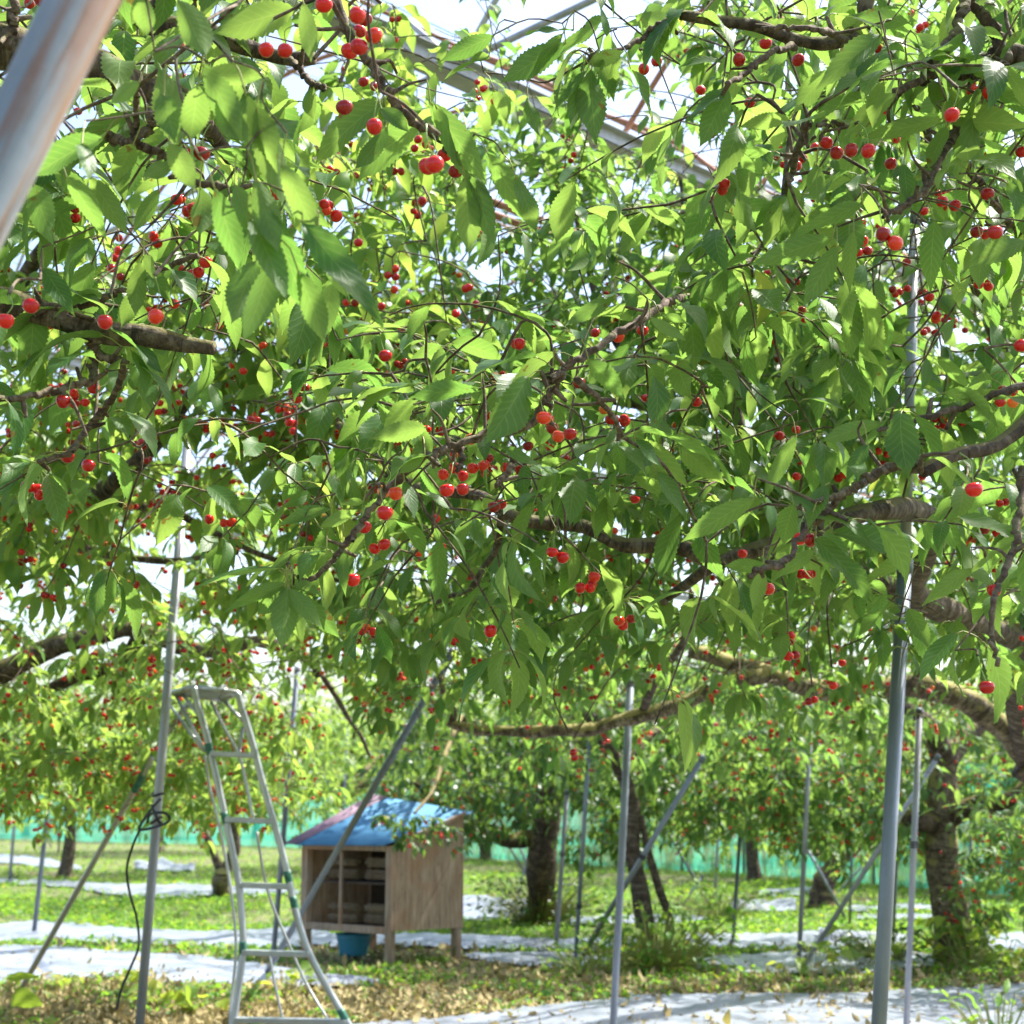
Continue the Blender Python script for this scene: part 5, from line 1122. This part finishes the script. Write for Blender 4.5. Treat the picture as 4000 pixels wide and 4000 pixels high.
# blue basket below
gk = C0 + ga * .66 + nb * .22; bk = thing('basket', 'blue plastic basket standing under the wooden box', 'basket', tuple(gk))
M['bluep'] = simple('blue plastic', (.03, .20, .32), .5)
P = []; rr0 = [.085, .092, .10, .108, .115]
V = []; S_ = 28
for k in range(9):
    for j in range(S_):
        t = 2 * math.pi * j / S_; r_ = .088 + .030 * k / 8 + (.004 if j % 2 else 0)
        V.append(gk + np.array([r_ * 1.25 * math.cos(t), r_ * math.sin(t), .01 + .17 * k / 8]))
Q = [(k * S_ + j, k * S_ + (j + 1) % S_, (k + 1) * S_ + (j + 1) % S_, (k + 1) * S_ + j) for k in range(8) for j in range(S_)]
o = make('basket_body', V, [np.array(Q), np.array([[j for j in range(S_)][::-1]])], M['bluep'], bk); s_ = o.modifiers.new('solid', 'SOLIDIFY'); s_.thickness = .004
an = np.linspace(0, 6.283, 40); P = gk + np.stack([.152 * np.cos(an), .121 * np.sin(an), np.full(40, .185)], -1); V, Q, c_ = tubes(P[None], np.full((1, 40), .006), 7); make('rim', V, Q, M['bluep'], bk)

# ------------------------------------------------------------------ steel greenhouse frame overhead
def H(px, py, z):
    r = ray(px, py); t = (z - CAMZ) / r[2]; return np.array([0, 0, CAMZ]) + r * t
ZG = 4.9
g0, g1 = H(1500, 190, ZG), H(2980, 850, ZG); gd = nrm((g1 - g0) * (1, 1, 0)); gp = np.array([-gd[1], gd[0], 0])
if gp[1] < 0: gp = -gp
fr = thing('greenhouse_frame', 'open steel greenhouse frame with grey gutters and rust brown hoops over the trees', 'greenhouse frame', tuple(g0 * (1, 1, 0)))
s0, s1 = -7.0, 26.0
def chan(nm, o, wd, ht):
    a = o + gd * s0; boxes(nm, [box8(a - gp * wd / 2, gd * (s1 - s0), gp * wd, up * .006), box8(a - gp * wd / 2, gd * (s1 - s0), gp * .006, up * ht), box8(a + gp * (wd / 2 - .006), gd * (s1 - s0), gp * .006, up * ht)], M['steel'], fr)
    boxes('gutter_lip', [box8(a - gp * (wd / 2 + .045) + up * ht, gd * (s1 - s0), gp * .05, up * .005), box8(a + gp * (wd / 2 - .005) + up * ht, gd * (s1 - s0), gp * .05, up * .005)], M['steel'], fr)
for k in (-1, 0, 1, 2): chan('gutter', g0 * (1, 1, 0) + up * ZG + gp * 6.2 * k, .13, .07)
for bay in (-1, 0, 1):
    for i_, s_ in enumerate(np.arange(s0, s1, 1.25)):
        o = g0 * (1, 1, 0) + up * (ZG + .08) + gd * s_ + gp * 6.2 * bay
        P = [o + gp * 6.2 * t + up * 1.5 * math.sin(math.pi * t) ** .8 for t in np.linspace(0, 1, 13)]
        if i_ % 3 == 0:
            pipe('tie_beam', [o + up * .02, o + gp * 6.2 + up * .02], .018, M['steel'], fr, S=6)
            for t in (.25, .5, .75): pipe('truss_web', [o + gp * 6.2 * t, o + gp * 6.2 * (t + (.12 if t < .5 else -.12)) + up * 1.3 * math.sin(math.pi * t)], .012, M['steel'], fr, S=6)
        pipe('hoop', P, .0165, M['rustpipe'] if i_ % 3 else M['steel'], fr, K=26, S=8)
    for t in (.2, .36, .5, .64, .8):
        o = g0 * (1, 1, 0) + up * (ZG + .085) + gp * 6.2 * (bay + t) + up * 1.5 * math.sin(math.pi * t) ** .8
        pipe('purlin', [o + gd * s0, o + gd * s1], .0135, M['rustpipe'] if t != .5 else M['steel'], fr, S=8)
    for t in np.arange(.08, 1, .14):
        o = g0 * (1, 1, 0) + up * (ZG + .11) + gp * 6.2 * (bay + t) + up * 1.5 * math.sin(math.pi * t) ** .8
        pipe('roof_cord', [o + gd * s0, o + gd * s1], .004, M['cord'], fr, S=4)
for sx_, zt in ((H(1465, 667, 4.6), 0), (H(1555, 650, 4.6), 0)):
    pipe('side_rail', [sx_ - gd * 3, sx_ + gd * 12], .024, M['rustpipe'], fr, S=8)
for k in (-1, 0, 1, 2):
    for s_ in (-6.5, 25.5):
        o = g0 * (1, 1, 0) + gp * 6.2 * k + gd * s_; pipe('column', [o, o + up * (ZG + .003)], .045, M['steel'], fr, S=10)

# ------------------------------------------------------------------ plants at ground level
def plant(label, base, n, Lr, hr, spread, heart=True, wr=(.75, .95), mt='heart', cat='weed', lod=1, droop=(-.5, .5), group=None):
    base = np.asarray(base, float); T_ = thing('weed_plant', label, cat, tuple(base), group)
    a = R.uniform(0, 6.28, n); q = np.sqrt(R.random(n)) * spread; h = R.uniform(*hr, n)
    top = base + np.stack([np.cos(a) * q, np.sin(a) * q, h], -1); st_ = base + np.stack([np.cos(a) * q * .3, np.sin(a) * q * .3, np.zeros(n)], -1)
    P = np.array([resample([s_, (s_ + t_) / 2 + (0, 0, .05 * spread), t_], 6) for s_, t_ in zip(st_, top)])
    V, Q, c_ = tubes(P, np.full((n, 6), .0028), 5); make('stem', V, Q, M['petiole'], T_)
    e = R.uniform(*droop, n); D = np.stack([np.cos(a) * np.cos(e), np.sin(a) * np.cos(e), np.sin(e)], -1)
    L_ = R.uniform(*Lr, n); V, Q, uv, rr = leaves(top, D, np.tile([0, 0, 1.], (n, 1)) + R.normal(0, .35, (n, 3)), L_, L_ * R.uniform(*wr, n), lod, R.random(n), bend=R.uniform(.2, 1.0, n), heart=heart)
    make('leaves', V, Q, M[mt], T_, uv=uv, rnd=rr); return T_
plant('round-leaved weed with one bright yellow green leaf left of the grey pipe', G(455, 3900), 5, (.13, .17), (.10, .22), .12)
plant('large heart-shaped leaves right of the grey pipe foot', G(660, 3960), 9, (.13, .18), (.05, .16), .25)
plant('broad dark weed leaves between pipe and ladder', G(800, 3950), 9, (.09, .14), (.05, .20), .22)
plant('tall round leaf on a thin stalk at the left edge', W(30, 3700, 8) * (1, 1, 0), 3, (.14, .18), (.28, .42), .08)
plant('small heart-leaved weed by the ladder prop foot', G(170, 3880), 9, (.07, .12), (.04, .16), .25)
plant('weed with a round yellow leaf inside the ladder feet', G(1110, 3900), 10, (.09, .14), (.05, .22), .2)
plant('low weed at the lower left corner', G(120, 4080), 12, (.06, .11), (.03, .12), .35)
plant('feathery green weed at the lower right corner', G(3900, 4110), 60, (.06, .12), (.03, .30), .26, heart=False, wr=(.22, .35), mt='weed', droop=(-.2, 1.1))
plant('yellow green weed left of the thick grey pipe', G(3360, 3790), 16, (.09, .15), (.04, .32), .35)
plant('pale weed at the foot of the long slanting brace', G(3180, 3800), 16, (.07, .13), (.04, .25), .3)
plant('leafy weed right of the stout trunk', G(3800, 3800), 30, (.08, .14), (.04, .42), .28)
plant('low weed right of the stout trunk by the sheet', G(3930, 3770), 22, (.06, .12), (.04, .25), .35, heart=False, wr=(.4, .6), mt='weed')
plant('sprouting shrub around the foot of the leaning tree', G(2560, 3795), 330, (.06, .11), (.02, .50), .62, heart=False, wr=(.4, .55), mt='weed', droop=(-.8, .6), cat='shrub')
plant('weedy tuft by the crossing pipe feet', G(2330, 3820), 120, (.06, .14), (.02, .25), .40, heart=False, wr=(.1, .3), mt='weed', droop=(.2, 1.3))
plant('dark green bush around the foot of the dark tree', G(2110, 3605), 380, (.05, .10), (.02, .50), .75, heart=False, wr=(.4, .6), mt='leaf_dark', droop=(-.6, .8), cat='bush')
plant('green bush against the stout trunk', G(3740, 3765), 110, (.06, .12), (.02, .34), .36, heart=False, wr=(.4, .6), mt='weed', droop=(-.6, .6), cat='bush')
plant('small green bush at the foot of a mottled pipe', G(2800, 3590), 160, (.06, .10), (.02, .40), .6, heart=False, wr=(.4, .6), mt='weed', droop=(-.6, .8), cat='bush')
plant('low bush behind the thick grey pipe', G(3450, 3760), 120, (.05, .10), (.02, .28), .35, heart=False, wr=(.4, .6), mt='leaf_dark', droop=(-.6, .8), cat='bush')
# a scrap of blue film on the near sheet
o = G(2510, 3910); V = []
for i_ in range(8):
    for j in range(4): V.append(o + np.array([(i_ - 3.5) * .022, (j - 1.5) * .02, .03 + .012 * math.sin(i_ * 1.7 + j * 2) + (.015 if i_ in (0, 7) else 0)]))
Q = [(i_ * 4 + j, (i_ + 1) * 4 + j, (i_ + 1) * 4 + j + 1, i_ * 4 + j + 1) for i_ in range(7) for j in range(3)]
o_ = make('plastic_scrap', V, np.array(Q), M['bluep']); tag(o_, 'scrap of bright blue plastic lying on the near sheet', 'scrap'); s_ = o_.modifiers.new('solid', 'SOLIDIFY'); s_.thickness = .002
